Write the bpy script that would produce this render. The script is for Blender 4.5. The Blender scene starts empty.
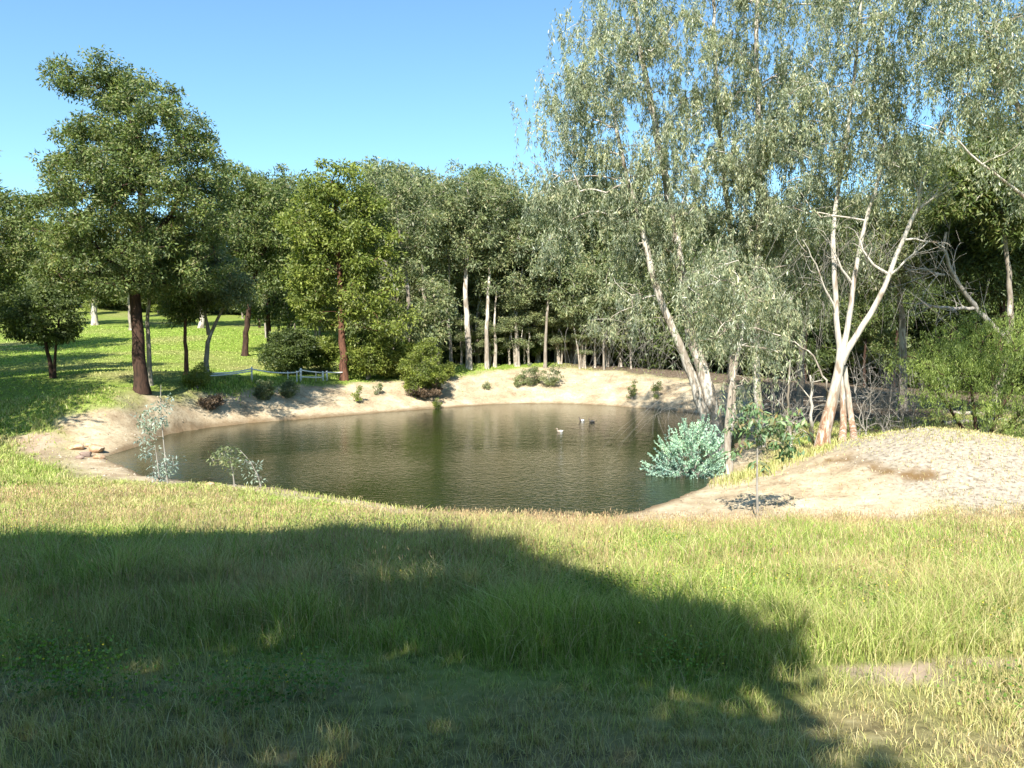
import bpy, math
import numpy as np
from mathutils import Vector
R = math.radians
scene = bpy.context.scene
# ------------------------------------------------------------------ camera
F = 796.0; HOR = 330.0; TILT = math.atan((384-HOR)/F)
cam = bpy.data.cameras.new('camera'); camo = bpy.data.objects.new('camera', cam)
scene.collection.objects.link(camo); scene.camera = camo
cam.sensor_width = 36; cam.lens = F/1024*36; cam.clip_start = 0.05; cam.clip_end = 6000
camo.location = (0, 0, 0); camo.rotation_euler = (R(90)-TILT, 0, 0)
# ------------------------------------------------------------------ light
SUN_EL = R(44); SUN_AZ = R(14)            # azimuth measured from straight behind the viewer towards the left
S = np.array([-math.sin(SUN_AZ)*math.cos(SUN_EL), -math.cos(SUN_AZ)*math.cos(SUN_EL), math.sin(SUN_EL)])
w = bpy.data.worlds.new('World'); scene.world = w; w.use_nodes = True
nt = w.node_tree; bg = nt.nodes['Background']
sky = nt.nodes.new('ShaderNodeTexSky'); sky.sky_type = 'NISHITA'; sky.sun_disc = False
sky.sun_elevation = SUN_EL; sky.sun_rotation = math.atan2(S[0], S[1])
sky.air_density = 1.0; sky.dust_density = 0.6; sky.ozone_density = 1.6; sky.altitude = 100
tint = nt.nodes.new('ShaderNodeMix'); tint.data_type = 'RGBA'; tint.blend_type = 'MULTIPLY'; tint.inputs[0].default_value = 1; tint.inputs[7].default_value = (.80,1.06,1.14,1)
nt.links.new(sky.outputs[0], tint.inputs[6]); nt.links.new(tint.outputs[2], bg.inputs[0]); bg.inputs[1].default_value = 0.091
sl = bpy.data.lights.new('sun', 'SUN'); sl.energy = 5.0; sl.angle = R(0.6); sl.color = (1, 0.95, 0.86)
so = bpy.data.objects.new('sun', sl); scene.collection.objects.link(so)
so.rotation_euler = Vector(-S).to_track_quat('-Z', 'Y').to_euler(); so.location = (0, 0, 60)
vs = scene.view_settings; vs.view_transform = 'Standard'; vs.look = 'None'; vs.exposure = 1.28; vs.gamma = 1
scene.cycles.max_bounces = 6; scene.cycles.diffuse_bounces = 3; scene.cycles.glossy_bounces = 2
scene.cycles.transmission_bounces = 4; scene.cycles.transparent_max_bounces = 6
scene.cycles.caustics_reflective = False; scene.cycles.caustics_refractive = False
try: scene.cycles.use_denoising = True
except Exception: pass

rng = np.random.default_rng(7)
# ------------------------------------------------------------------ helpers: projection
CT_, ST_ = math.cos(TILT), math.sin(TILT)
def ray(px, py):
    u = (px-512)/F; v = (384-py)/F
    return np.array([u, CT_+v*ST_, -ST_+v*CT_])
def P(px, py, d):
    r = ray(px, py); return r*(d/r[1])
# ------------------------------------------------------------------ helpers: noise
def _h(ix, iy, seed):
    n = (ix*374761393 + iy*668265263 + seed*1442695041).astype(np.int64) & 0x7fffffff
    n = ((n ^ (n >> 13))*1274126177) & 0x7fffffff
    return ((n ^ (n >> 16)) & 0xffff)/65535.0
def vnoise(x, y, s=1.0, seed=1, octv=3):
    x = np.asarray(x, float)/s; y = np.asarray(y, float)/s; t = 0; a = 1; tot = 0
    for o in range(octv):
        ix = np.floor(x).astype(np.int64); iy = np.floor(y).astype(np.int64)
        fx = x-ix; fy = y-iy; fx = fx*fx*(3-2*fx); fy = fy*fy*(3-2*fy)
        v = (_h(ix, iy, seed+o)*(1-fx)+_h(ix+1, iy, seed+o)*fx)*(1-fy)+(_h(ix, iy+1, seed+o)*(1-fx)+_h(ix+1, iy+1, seed+o)*fx)*fy
        t = t+a*v; tot += a; a *= .5; x = x*2.03+17.1; y = y*2.03+5.7
    return t/tot
def sstep(a, b, x):
    t = np.clip((x-a)/(b-a), 0, 1); return t*t*(3-2*t)
def sdf(poly, x, y):
    """signed distance, negative inside"""
    x = np.asarray(x, float); y = np.asarray(y, float)
    d = np.full(x.shape, 1e9); inside = np.zeros(x.shape, bool); n = len(poly)
    for i in range(n):
        ax, ay = poly[i]; bx, by = poly[(i+1) % n]
        ex, ey = bx-ax, by-ay; L = ex*ex+ey*ey+1e-12
        t = np.clip(((x-ax)*ex+(y-ay)*ey)/L, 0, 1)
        d = np.minimum(d, np.hypot(x-ax-t*ex, y-ay-t*ey))
        c = ((ay > y) != (by > y)) & (x < (bx-ax)*(y-ay)/((by-ay) if abs(by-ay) > 1e-9 else 1e-9)+ax)
        inside ^= c
    return np.where(inside, -d, d)
# ------------------------------------------------------------------ terrain
ZW = -4.5
def wat(px, py):
    r = ray(px, py); return (r*(ZW/r[2]))[:2]
SHORE = [(104,457),(122,451),(146,444),(164,435),(205,428),(249,423),(300,419),(350,415),(400,411),(440,408),(500,404),(560,403.5),(600,405),(650,409),(690,413),(725,418),(745,424),
         (742,436),(732,452),(716,474),(700,488),(670,502),(640,512),(600,519),(560,519),(520,517),(470,515),(430,513),(380,505),(330,497),(300,493),(270,488),(243,485),(190,482),(155,478),(140,478),(129,469),(112,462)]
POND = [wat(*p) for p in SHORE]
C = []
for p in POND: C.append((p[0], p[1], ZW+.02))
for px, py, d in [(120,402,33),(160,397,35),(200,392,38),(250,387,41),(300,383,44),(350,380,47),(400,377,49),(440,374,51),(480,370,53),(520,366,54.5),(560,365,55),(620,370,54),(690,377,50),(740,384,47),
    (140,389.5,37),(50,376,40),(0,384,40),(345,378,50),(250,378,46),(205,373,47),(245,355,60),(100,345,68),(95,325,86),(200,325,88),(130,316,104),(0,340,75),(0,313,105),(300,340,75),(300,322,98),
    (440,360,66),(480,362,66),(440,348,84),(500,366,60),(560,363,68),(560,350,95),(650,373,68),(740,398,44),(800,430,32),(890,402,42),(940,412,35),(980,404,42),(900,380,62),(1000,385,60),(800,385,62),
    (930,428,22.5),(885,434,23),(980,433,22),(1024,446,20.5),(1090,480,19),(820,450,24.5),(780,466,23),(730,484,22),(700,520,18.3),(800,521,17.6),(900,520,17.3),(1010,515,17.2),(850,482,20),(930,476,19.5),(1000,482,18.7),
    (825,446,25.8),(0,432,30),(-60,425,32),(40,425,30.5),(60,465,25.5),(0,480,22)]:
    q = P(px, py, d); C.append(tuple(q))
C += [(14.5,28,-4.0),(19,27.5,-4.0),(10.5,29,-4.1),(24,20,-4.2)]
for x in (-14,-7,0,7,14):
    for d in (-8,-3,0,3,4.5,8,12):
        z = -1.6-.012*d if d < 3.2 else -1.64-.166*(d-3.2)
        z += .02*max(0, -x-4)*min(1, d/8) if d > 4 else 0
        C.append((x, d, z))
C += [(-60,20,-2.5),(-60,60,-1),(-60,110,3),(60,110,-1),(60,60,-3),(60,20,-3.6),(-60,-10,-.5),(60,-10,-1.2),(0,120,.6),(-30,120,2.4),(0,-12,-1.0)]
C = np.array(C)
def _U(r2): return .5*r2*np.log(r2+1e-9)
_n = len(C); _K = _U((C[:,None,0]-C[None,:,0])**2+(C[:,None,1]-C[None,:,1])**2)+np.eye(_n)*.6
_Pm = np.c_[np.ones(_n), C[:,:2]]
_A = np.zeros((_n+3,_n+3)); _A[:_n,:_n] = _K; _A[:_n,_n:] = _Pm; _A[_n:,:_n] = _Pm.T
_W = np.linalg.solve(_A, np.r_[C[:,2], 0, 0, 0])
def ground(x, y):
    x = np.atleast_1d(np.asarray(x, float)); y = np.atleast_1d(np.asarray(y, float))
    X = np.clip(x, -60, 60); Y = np.clip(y, -10, 120)
    out = np.empty(X.shape)
    for i in range(0, len(X), 20000):
        a = X[i:i+20000]; b = Y[i:i+20000]
        out[i:i+20000] = _U((a[:,None]-C[None,:,0])**2+(b[:,None]-C[None,:,1])**2)@_W[:_n]+_W[_n]+_W[_n+1]*a+_W[_n+2]*b
    near = (np.abs(x) < 40) & (y < 70)
    out = out+np.where(near, (vnoise(x, y, 1.1, 3, 3)-.5)*.10+(vnoise(x, y, 4, 9, 2)-.5)*.16, 0)
    sd = np.full(X.shape, 99.)
    m = (np.abs(x) < 25) & (y > 12) & (y < 60)
    if m.any(): sd[m] = sdf(POND, x[m], y[m])+(vnoise(x[m], y[m], .8, 31, 2)-.5)*.35
    band = sstep(.3, 1.2, sd)*(1-sstep(4.5, 7, sd)); out = out+band*(np.abs(vnoise(x, y, .9, 53, 3)-.5)*.28-.03+(vnoise(x, y, .3, 59, 2)-.5)*.06)
    inside = sd < 0
    out = np.where(inside, ZW-np.minimum(1.4, .3*np.abs(sd)+.02), np.where(sd < 6, np.maximum(out, ZW+.015+.10*np.minimum(sd, 1.2)), out))
    return out
def gz(x, y): return float(ground([x], [y])[0])
_T = np.r_[np.arange(2.2, 24, .05), np.arange(24, 140, .15)]
def G(px, py):
    r = ray(px, py); r = r/r[1]; pts = _T[:,None]*r[None,:]
    dz = pts[:,2]-ground(pts[:,0], pts[:,1]); k = np.nonzero(dz < 0)[0]
    k = k[0] if len(k) else len(_T)-1
    p = pts[k]; return np.array([p[0], p[1], gz(p[0], p[1])])
def GD(px, d):
    """point on the ground in pixel column px at distance d"""
    x = (px-512)/F*d*1.0; return np.array([x, d, gz(x, d)])
# ------------------------------------------------------------------ helpers: meshes
col = scene.collection
def raw_mesh(name, V, Q=None, T=None, smooth=False, attrs=None):
    me = bpy.data.meshes.new(name); V = np.asarray(V, np.float32)
    Q = np.zeros((0,4), np.int32) if Q is None else np.asarray(Q, np.int32).reshape(-1,4)
    T = np.zeros((0,3), np.int32) if T is None else np.asarray(T, np.int32).reshape(-1,3)
    me.vertices.add(len(V)); me.vertices.foreach_set('co', V.ravel())
    me.loops.add(Q.size+T.size); me.loops.foreach_set('vertex_index', np.r_[Q.ravel(), T.ravel()].astype(np.int32))
    me.polygons.add(len(Q)+len(T))
    me.polygons.foreach_set('loop_start', np.r_[np.arange(len(Q))*4, Q.size+np.arange(len(T))*3].astype(np.int32))
    if smooth: me.polygons.foreach_set('use_smooth', np.ones(len(Q)+len(T), bool))
    for k, v in (attrs or {}).items():
        a = me.attributes.new(k, 'FLOAT', 'POINT'); a.data.foreach_set('value', np.asarray(v, np.float32))
    me.update(calc_edges=True); me.validate(); return me
def link(name, me, mat=None, parent=None, loc=None, label=None, cat=None, group=None, kind=None):
    o = bpy.data.objects.new(name, me); col.objects.link(o)
    if mat and not me.materials: me.materials.append(mat)
    if parent: o.parent = parent
    if loc is not None: o.location = tuple(loc)
    tag(o, label, cat, group, kind); return o
def tag(o, label=None, cat=None, group=None, kind=None):
    for k, v in (('label',label),('category',cat),('group',group),('kind',kind)):
        if v: o[k] = v
def empty(name, loc, label, cat, group=None):
    o = bpy.data.objects.new(name, None); o.empty_display_size = .3; col.objects.link(o); o.location = tuple(loc); tag(o, label, cat, group); return o
class Tubes:
    def __init__(s): s.V = []; s.Q = []; s.n = 0
    def add(s, pts, rad, sides=7, rough=0.0, flare=False):
        pts = np.asarray(pts, float); rad = np.asarray(rad, float); m = len(pts)
        t = np.gradient(pts, axis=0); t /= np.linalg.norm(t, axis=1)[:,None]+1e-9
        ref = np.array([1.,0,0]) if abs(t[0][0]) < .8 else np.array([0,1.,0])
        u = np.cross(t, ref); u /= np.linalg.norm(u, axis=1)[:,None]+1e-9; v = np.cross(t, u)
        a = np.linspace(0, 2*np.pi, sides, endpoint=False)
        rr = np.repeat(rad[:,None], sides, 1)
        if rough: rr = rr*(1+rough*(rng.random((m,sides))-.5)+rough*.8*np.sin(a*2+rng.random()*6)[None,:])
        if flare: rr[0] *= 1.28+.15*np.sin(a*3+rng.random()*6); rr[1] *= 1.06
        ring = pts[:,None,:]+rr[:,:,None]*(np.cos(a)[None,:,None]*u[:,None,:]+np.sin(a)[None,:,None]*v[:,None,:])
        s.V.append(ring.reshape(-1,3)); i = np.arange(m-1)[:,None]*sides; j = np.arange(sides)[None,:]; k = (j+1) % sides
        s.Q.append(np.stack([i+j, i+k, i+sides+k, i+sides+j], -1).reshape(-1,4)+s.n); s.n += m*sides
    def mesh(s, name): return raw_mesh(name, np.vstack(s.V), np.vstack(s.Q), smooth=True)
def unit(n): 
    v = rng.normal(size=(n,3)); return v/np.linalg.norm(v, axis=1)[:,None]
def leaf_quads(c, axis, L, W, fold=.0):
    """kite leaves: c = base points, axis = unit direction"""
    n = len(c); side = np.cross(axis, unit(n)); side /= np.linalg.norm(side, axis=1)[:,None]+1e-9
    L = np.broadcast_to(L, (n,))[:,None]; W = np.broadcast_to(W, (n,))[:,None]
    V = np.stack([c, c+axis*L*.42+side*W*.5, c+axis*L, c+axis*L*.42-side*W*.5], 1)
    return V.reshape(-1,3)
def leaf_mesh(name, V):
    n = len(V)//4; return raw_mesh(name, V, np.arange(n*4).reshape(-1,4))
def resample(pts, step):
    pts = np.asarray(pts, float); d = np.r_[0, np.cumsum(np.linalg.norm(np.diff(pts, axis=0), axis=1))]
    n = max(3, int(d[-1]/step)+1); t = np.linspace(0, d[-1], n)
    o = np.stack([np.interp(t, d, pts[:,k]) for k in range(3)], 1)
    for _ in range(2): o[1:-1] = (o[:-2]+2*o[1:-1]+o[2:])/4
    return o, t/d[-1]
# ------------------------------------------------------------------ tree builder
def clumps_in(blobs, n, shell=.5):
    B = np.array([b[:6] for b in blobs], float); dens = np.array([b[6] if len(b) > 6 else 1. for b in blobs])
    wt = dens*(B[:,3]*B[:,4]*B[:,5])**(2/3); wt /= wt.sum()
    idx = rng.choice(len(B), n, p=wt); u = unit(n); u[:,2] = np.where(rng.random(n) < .25, -np.abs(u[:,2]), u[:,2])
    r = shell+(1-shell)*rng.random(n)**.7
    return B[idx,:3]+u*r[:,None]*B[idx,3:6]
def foliage(cl, style, per, L, W, cr, droop=.4):
    n = len(cl)
    if style == 'weep':        # hanging strands
        k = 9; ns = n*k; sc = np.repeat(cr*(.45+.95*rng.random(n)), k); top = np.repeat(cl, k, 0)+rng.normal(size=(ns,3))*sc[:,None]*np.array([.6,.6,.4])
        Ls = sc*(0.4+1.5*rng.random(ns)); m = max(3, per//k)
        t = rng.random((ns,m)); sway = rng.normal(size=(ns,3))*.16; sway[:,2] = -1
        c = top[:,None,:]+sway[:,None,:]*(t*Ls[:,None])[:,:,None]+rng.normal(size=(ns,m,3))*.035
        c = c.reshape(-1,3); ax = np.array([0,0,-1.])+rng.normal(size=(len(c),3))*.5
    else:
        sc = cr*(.55+.7*rng.random(n))
        off = rng.normal(size=(n,per,3)); off /= (np.linalg.norm(off, axis=2)[:,:,None]+1e-6); off *= rng.random((n,per,1))**.45
        c = cl[:,None,:]+off*sc[:,None,None]*np.array([1,1,.62])
        ax = off.reshape(-1,3)*.7+rng.normal(size=(n*per,3))*.6; ax[:,2] -= droop; c = c.reshape(-1,3)
    ax /= np.linalg.norm(ax, axis=1)[:,None]+1e-9
    return leaf_quads(c, ax, L*(.6+.8*rng.random(len(c))), W*(.6+.8*rng.random(len(c))))
def build_wood(stems, cl, tip=.012, attach=.35, bend=.12, power=.46, sides=8, kmax=.55):
    """stems: list of (pts, r0, r1). every clump is joined to the nearest node of the growing skeleton"""
    tb = Tubes(); nodes = []; par = []; path = []; isst = []; rcap = []
    for pts, r0, r1 in stems:
        p, t = resample(pts, .45); p[1:-1] += rng.normal(size=(len(p)-2,3))*r0*.10
        rad = r0+(r1-r0)*t**.8; tb.add(p, rad, sides+3, .10, flare=True)
        for i in range(len(p)):
            if t[i] >= attach: nodes.append(p[i]); par.append(-1); path.append(t[i]*.3); isst.append(True); rcap.append(rad[i]*kmax)
    N = np.array(nodes); path = list(path); ends = []
    order = np.argsort([np.min(np.linalg.norm(N-c, axis=1)) for c in cl])
    br = []
    for ci in order:
        c = cl[ci]; A = np.asarray(nodes); dd = np.linalg.norm(A-c, axis=1)
        cost = dd+.22*np.asarray(path)+np.where(A[:,2] > c[2]+.3, .35*(A[:,2]-c[2]), 0)
        k = int(np.argmin(cost)); a = A[k]; L = dd[k]
        if L < .15: continue
        m = 4 if L > 1 else 3; t = np.linspace(0, 1, m+1)[1:]
        mid = rng.normal(size=3)*L*bend; mid[2] = abs(mid[2])*.8
        pts = a+(c-a)*t[:,None]+mid*np.sin(t*np.pi)[:,None]
        ids = []; prev = k
        for q, tt in zip(pts, t):
            nodes.append(q); par.append(prev); path.append(path[k]+L*tt); isst.append(False); rcap.append(rcap[k]); prev = len(nodes)-1; ids.append(prev)
        br.append((k, ids))
    cnt = np.zeros(len(nodes))
    for i in range(len(nodes)-1, -1, -1):
        cnt[i] += 1.0 if not isst[i] else 0
        if par[i] >= 0: cnt[par[i]] += cnt[i]*1.0
    A = np.asarray(nodes)
    for k, ids in br:
        seq = [k]+ids; r = tip*np.maximum(1, cnt[seq]/4)**power
        r[0] = r[1]*1.08; r = np.minimum(r, rcap[k]); tb.add(A[seq], r, 5 if r[0] > .03 else 4)
    return tb
def make_tree(name, label, stems, blobs, bark, leaf, n=120, per=120, L=.16, W=.05, cr=.7, style='round', cat='tree', group=None,
              attach=.35, base=None, shell=.5, droop=.4, tip=.012, extra_wood=None, dead=0, kmax=.55, seed=None, bend=.12):
    global rng
    if seed is not None: rng = np.random.default_rng(seed)
    base = np.array(stems[0][0][0] if base is None else base, float)
    st_ = [(np.asarray(p, float)-base, a, b) for p, a, b in stems]
    bl = [tuple(np.asarray(b[:3])-base)+tuple(b[3:]) for b in blobs]
    cl = clumps_in(bl, n, shell)
    tb = build_wood(st_, cl, tip=tip, attach=attach, kmax=kmax, bend=bend)
    for p, a, b in (extra_wood or []):
        q, t = resample(np.asarray(p, float)-base, .3); q[1:-1] += rng.normal(size=(len(q)-2,3))*.03; tb.add(q, a+(b-a)*t, 7)
        for _ in range(6):
            i = rng.integers(len(q)//3, len(q)-1); l = (.35+rng.random())*.9; d = q[-1]-q[0]; d = d/np.linalg.norm(d)+unit(1)[0]*.8; d /= np.linalg.norm(d)
            tt = np.linspace(0,1,5)[:,None]; tb.add(q[i]+d*l*tt+unit(1)[0]*.30*l*np.sin(tt*3), np.linspace(.4*b+.006,.003,5), 4)
    keep = cl if dead == 0 else cl[rng.random(len(cl)) > dead]
    V = foliage(keep, style, per, L, W, cr, droop)
    root = empty(name, base, label, cat, group)
    link('trunk', tb.mesh('trunk'), bark, root); link('crown', leaf_mesh('crown', V), leaf, root)
    return root
def copy_thing(root, loc, rz=0, sc=(1,1,1), label=None, group=None):
    r = root.copy(); col.objects.link(r); r.location = tuple(loc); r.rotation_euler = (0,0,rz); r.scale = sc
    if label: r['label'] = label
    if group: r['group'] = group
    for ch in list(root.children):
        c = ch.copy(); col.objects.link(c); c.parent = r
    return r
def BL(px, py, d, rx, ry, dens=1., dep=None):
    """crown blob from the picture: centre pixel, distance, half width / height in pixels"""
    q = P(px, py, d); k = d/F; return (q[0], q[1], q[2], rx*k, (dep if dep else rx*k), ry*k, dens)
def ST(pts, r0, r1, ds):
    """stem through pixels; ds = one distance or a list"""
    if not hasattr(ds, '__len__'): ds = [ds]*len(pts)
    return (np.array([P(a, b, d) for (a, b), d in zip(pts, ds)]), r0, r1)
# ------------------------------------------------------------------ materials
def mat(name):
    m = bpy.data.materials.new(name); m.use_nodes = True; t = m.node_tree; t.nodes.clear()
    return m, t, (lambda ty, **kw: _node(t, ty, kw)), (lambda a, b: t.links.new(a, b))
def _node(t, ty, kw):
    n = t.nodes.new('ShaderNode'+ty)
    for k, v in kw.items(): setattr(n, k, v)
    return n
def ramp(N, stops, interp='LINEAR'):
    r = N('ValToRGB'); e = r.color_ramp.elements; r.color_ramp.interpolation = interp
    while len(e) < len(stops): e.new(.5)
    for el, (p, c) in zip(e, stops): el.position = p; el.color = tuple(c)+(1,) if len(c) == 3 else c
    return r
def mixc(N, LK, fac, a, b, mode='MIX'):
    m = N('Mix', data_type='RGBA', blend_type=mode)
    for s, v in ((0, fac), (6, a), (7, b)):
        if hasattr(v, 'links') or hasattr(v, 'is_linked'): LK(v, m.inputs[s])
        else: m.inputs[s].default_value = v if s == 0 else tuple(v)+(1,)
    return m.outputs[2]
def noise(N, LK, vec, scale, detail=4, rough=.55, dist=0):
    n = N('TexNoise'); n.inputs['Scale'].default_value = scale; n.inputs['Detail'].default_value = detail
    n.inputs['Roughness'].default_value = rough; n.inputs['Distortion'].default_value = dist
    if vec is not None: LK(vec, n.inputs['Vector'])
    return n.outputs['Fac']
LEAF = 1.35
def leaf_mat(name, cols, trans=.32, spec=.35, rough=.5, patch=None, pscale=1.3):
    m, t, N, LK = mat(name); geo = N('NewGeometry'); tc = N('TexCoord'); cols = [tuple(v*LEAF for v in c) for c in cols]
    k = len(cols); r = ramp(N, [(i/max(1,k-1)*.96+.02, c) for i, c in enumerate(cols)])
    LK(geo.outputs['Random Per Island'], r.inputs[0]); c = r.outputs[0]
    nz = noise(N, LK, geo.outputs['Position'], pscale, 2)
    hs = ramp(N, [(.34,(.62,.66,.68)), (.66,(1.38,1.32,1.12))]); LK(nz, hs.inputs[0])
    c = mixc(N, LK, 1., c, hs.outputs[0], 'MULTIPLY')
    p = N('BsdfPrincipled'); LK(c, p.inputs['Base Color']); p.inputs['Roughness'].default_value = rough; p.inputs['Specular IOR Level'].default_value = spec
    tr = N('BsdfTranslucent'); c2 = mixc(N, LK, 1., c, (1.25,1.35,.6), 'MULTIPLY'); LK(c2, tr.inputs[0])
    mx = N('MixShader'); mx.inputs[0].default_value = trans; LK(p.outputs[0], mx.inputs[1]); LK(tr.outputs[0], mx.inputs[2])
    o = N('OutputMaterial'); LK(mx.outputs[0], o.inputs[0]); return m
def bark_mat(name, base, dark, patch=None, pamt=.5, scale=3., bump=.4, low=None):
    m, t, N, LK = mat(name); tc = N('TexCoord'); mp = N('Mapping'); LK(tc.outputs['Object'], mp.inputs[0]); mp.inputs['Scale'].default_value = (1,1,.22)
    n1 = noise(N, LK, mp.outputs[0], scale*4, 6, .65, .3); n2 = noise(N, LK, mp.outputs[0], scale*.9, 3, .6, .6)
    r = ramp(N, [(.35,dark),(.6,base)]); LK(n1, r.inputs[0]); c = r.outputs[0]
    if patch is not None:
        r2 = ramp(N, [(pamt,(0,0,0)),(pamt+.04,(1,1,1))]); LK(n2, r2.inputs[0]); c = mixc(N, LK, r2.outputs[0], c, patch)
    if low is not None:         # rough stocking of loose bark near the foot
        sp = N('SeparateXYZ'); LK(tc.outputs['Object'], sp.inputs[0]); n3 = noise(N, LK, mp.outputs[0], 5, 4, .6)
        mm = N('Math', operation='MULTIPLY_ADD'); LK(n3, mm.inputs[0]); mm.inputs[1].default_value = 5.; LK(sp.outputs[2], mm.inputs[2])
        mr = N('MapRange'); LK(mm.outputs[0], mr.inputs[0]); mr.inputs[1].default_value = low[1]+1.6; mr.inputs[2].default_value = low[1]+3.4; mr.inputs[3].default_value = 1; mr.inputs[4].default_value = 0
        n4 = noise(N, LK, mp.outputs[0], 9, 5, .7); r4 = ramp(N, [(.36, tuple(v*.5 for v in low[0])),(.50,low[0]),(.56,(.42,.34,.26)),(.68,(.56,.51,.43))]); LK(n4, r4.inputs[0])
        c = mixc(N, LK, mr.outputs[0], c, r4.outputs[0])
    p = N('BsdfPrincipled'); LK(c, p.inputs['Base Color']); p.inputs['Roughness'].default_value = .85; p.inputs['Specular IOR Level'].default_value = .2
    b = N('Bump'); b.inputs['Strength'].default_value = bump; b.inputs['Distance'].default_value = .03; LK(n1, b.inputs['Height']); LK(b.outputs[0], p.inputs['Normal'])
    o = N('OutputMaterial'); LK(p.outputs[0], o.inputs[0]); return m
def plain(name, cols, scale=8, rough=.7, bump=0, spec=.3):
    m, t, N, LK = mat(name); tc = N('TexCoord'); n = noise(N, LK, tc.outputs['Object'], scale, 5)
    k = len(cols); r = ramp(N, [(.3+.4*i/max(1,k-1), c) for i, c in enumerate(cols)]); LK(n, r.inputs[0])
    p = N('BsdfPrincipled'); LK(r.outputs[0], p.inputs['Base Color']); p.inputs['Roughness'].default_value = rough; p.inputs['Specular IOR Level'].default_value = spec
    if bump: b = N('Bump'); b.inputs['Strength'].default_value = bump; b.inputs['Distance'].default_value = .02; LK(n, b.inputs['Height']); LK(b.outputs[0], p.inputs['Normal'])
    o = N('OutputMaterial'); LK(p.outputs[0], o.inputs[0]); return m
L_OLIVE = leaf_mat('leaf_olive', [(.048,.074,.022),(.083,.118,.034),(.13,.162,.055),(.16,.158,.075)])
L_LIME = leaf_mat('leaf_lime', [(.075,.105,.02),(.12,.155,.03),(.17,.20,.045),(.14,.155,.045)])
L_GREY = leaf_mat('leaf_grey_green', [(.075,.10,.05),(.125,.155,.075),(.18,.21,.11),(.20,.19,.11)])
L_SILV = leaf_mat('leaf_silver_green', [(.085,.11,.068),(.16,.19,.125),(.245,.27,.185),(.275,.262,.175)], trans=.3, spec=.5, rough=.42)
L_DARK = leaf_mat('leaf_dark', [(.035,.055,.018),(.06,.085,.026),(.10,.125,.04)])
L_WILLOW = leaf_mat('leaf_willow', [(.10,.14,.035),(.155,.205,.055),(.22,.265,.09)], trans=.4)
L_BLUE = leaf_mat('leaf_blue', [(.15,.26,.205),(.25,.38,.305),(.38,.48,.40)], trans=.12, spec=.3, rough=.6)
L_BLUE2 = leaf_mat('leaf_pale_blue', [(.11,.15,.12),(.18,.23,.20),(.25,.30,.27)], trans=.15)
L_BROAD = leaf_mat('leaf_broad', [(.06,.11,.045),(.10,.17,.08),(.17,.24,.13),(.20,.15,.07)], trans=.2, spec=.5, rough=.4)
L_BROWN = leaf_mat('leaf_dark_brown', [(.05,.035,.025),(.10,.07,.05),(.15,.11,.08)], trans=.1)
B_WHITE = bark_mat('bark_white', (.50,.46,.39), (.30,.27,.22), (.20,.17,.13), .54, 2.2, .25)
B_GUM = bark_mat('bark_gum', (.52,.48,.41), (.34,.30,.25), (.24,.19,.14), .56, 2.6, .3, low=((.30,.17,.10), 1.4))
B_GREY = bark_mat('bark_grey', (.30,.26,.21), (.16,.13,.10), (.46,.42,.35), .55, 3, .5)
B_FORK = bark_mat('bark_fork', (.36,.31,.25), (.20,.16,.12), (.54,.49,.42), .50, 3, .5)
B_DARK = bark_mat('bark_dark', (.075,.042,.028), (.022,.015,.011), None, .5, 3, .8)
B_RED = bark_mat('bark_red', (.16,.075,.045), (.05,.025,.018), None, .5, 3, .8)
B_TWIG = bark_mat('bark_twig', (.34,.31,.27), (.20,.18,.15), None, .5, 3, .2)
# ------------------------------------------------------------------ ground sheet
def axis(parts):
    o = []
    for a, b, s in parts: o += list(np.arange(a, b-1e-6, s))
    return o
g_out = [60*1.35**k for k in range(1, 11)]
xs = axis([(-60,-18,.9),(-18,18,.2),(18,60,.9)])+[60]; xs = np.array([-v for v in g_out[::-1]]+xs+g_out)
ys = axis([(-14,0,.7),(0,22,.15),(22,60,.26),(60,125,.9)])+[125]; ys = np.array([-14-v for v in g_out[::-1]]+ys+[125+v for v in g_out])
XX, YY = np.meshgrid(xs, ys); gx = XX.ravel(); gy = YY.ravel(); gzv = ground(gx, gy)
nx, ny = len(xs), len(ys); ii = (np.arange(ny-1)[:,None]*nx+np.arange(nx-1)[None,:]).ravel()
quads = np.stack([ii, ii+1, ii+nx+1, ii+nx], 1)
def poly_px(pts): return [tuple(G(a, b)[:2]) for a, b in pts]
BANK = poly_px([(52,420),(75,411),(120,404),(160,398.5),(200,393.5),(250,388.5),(300,384.5),(350,382),(400,379),(440,376),(480,372),(520,368),(560,367),(620,372),(690,379),(745,387),(757,410),(752,432)])+[wat(600,450),wat(300,460)]+poly_px([(128,470),(100,455),(60,438)])
MSAND = [wat(480,500),wat(600,500),wat(650,498)]+poly_px([(712,486),(772,463),(815,448),(850,446),(885,456),(905,480),(930,500),(985,516),(900,520),(760,522),(640,523),(520,521),(440,516)])
MGRAV = poly_px([(856,445),(895,437),(930,434),(970,437),(1045,455),(1040,508),(990,516),(930,505),(900,480),(860,462)])
DIRT = poly_px([(50,432),(95,440),(110,455),(135,468),(160,480),(200,484),(120,483),(60,470),(20,450),(20,436)])
LIT = [tuple(G(a, b)[:2]) for a, b in [(842,456),(862,462),(882,472),(905,478),(925,474)]]
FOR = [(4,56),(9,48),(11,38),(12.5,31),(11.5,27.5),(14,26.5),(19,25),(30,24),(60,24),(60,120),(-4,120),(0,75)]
BARE = [(G(a, b)[0], G(a, b)[1], c_, d_) for a, b, c_, d_ in [(895,672,.38,.16),(985,664,.30,.10)]]
MGRAV = [(a+(2.5 if i in (4, 5) else 0), b+(3.0 if i < 5 else 0)) for i, (a, b) in enumerate(MGRAV)]
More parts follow.
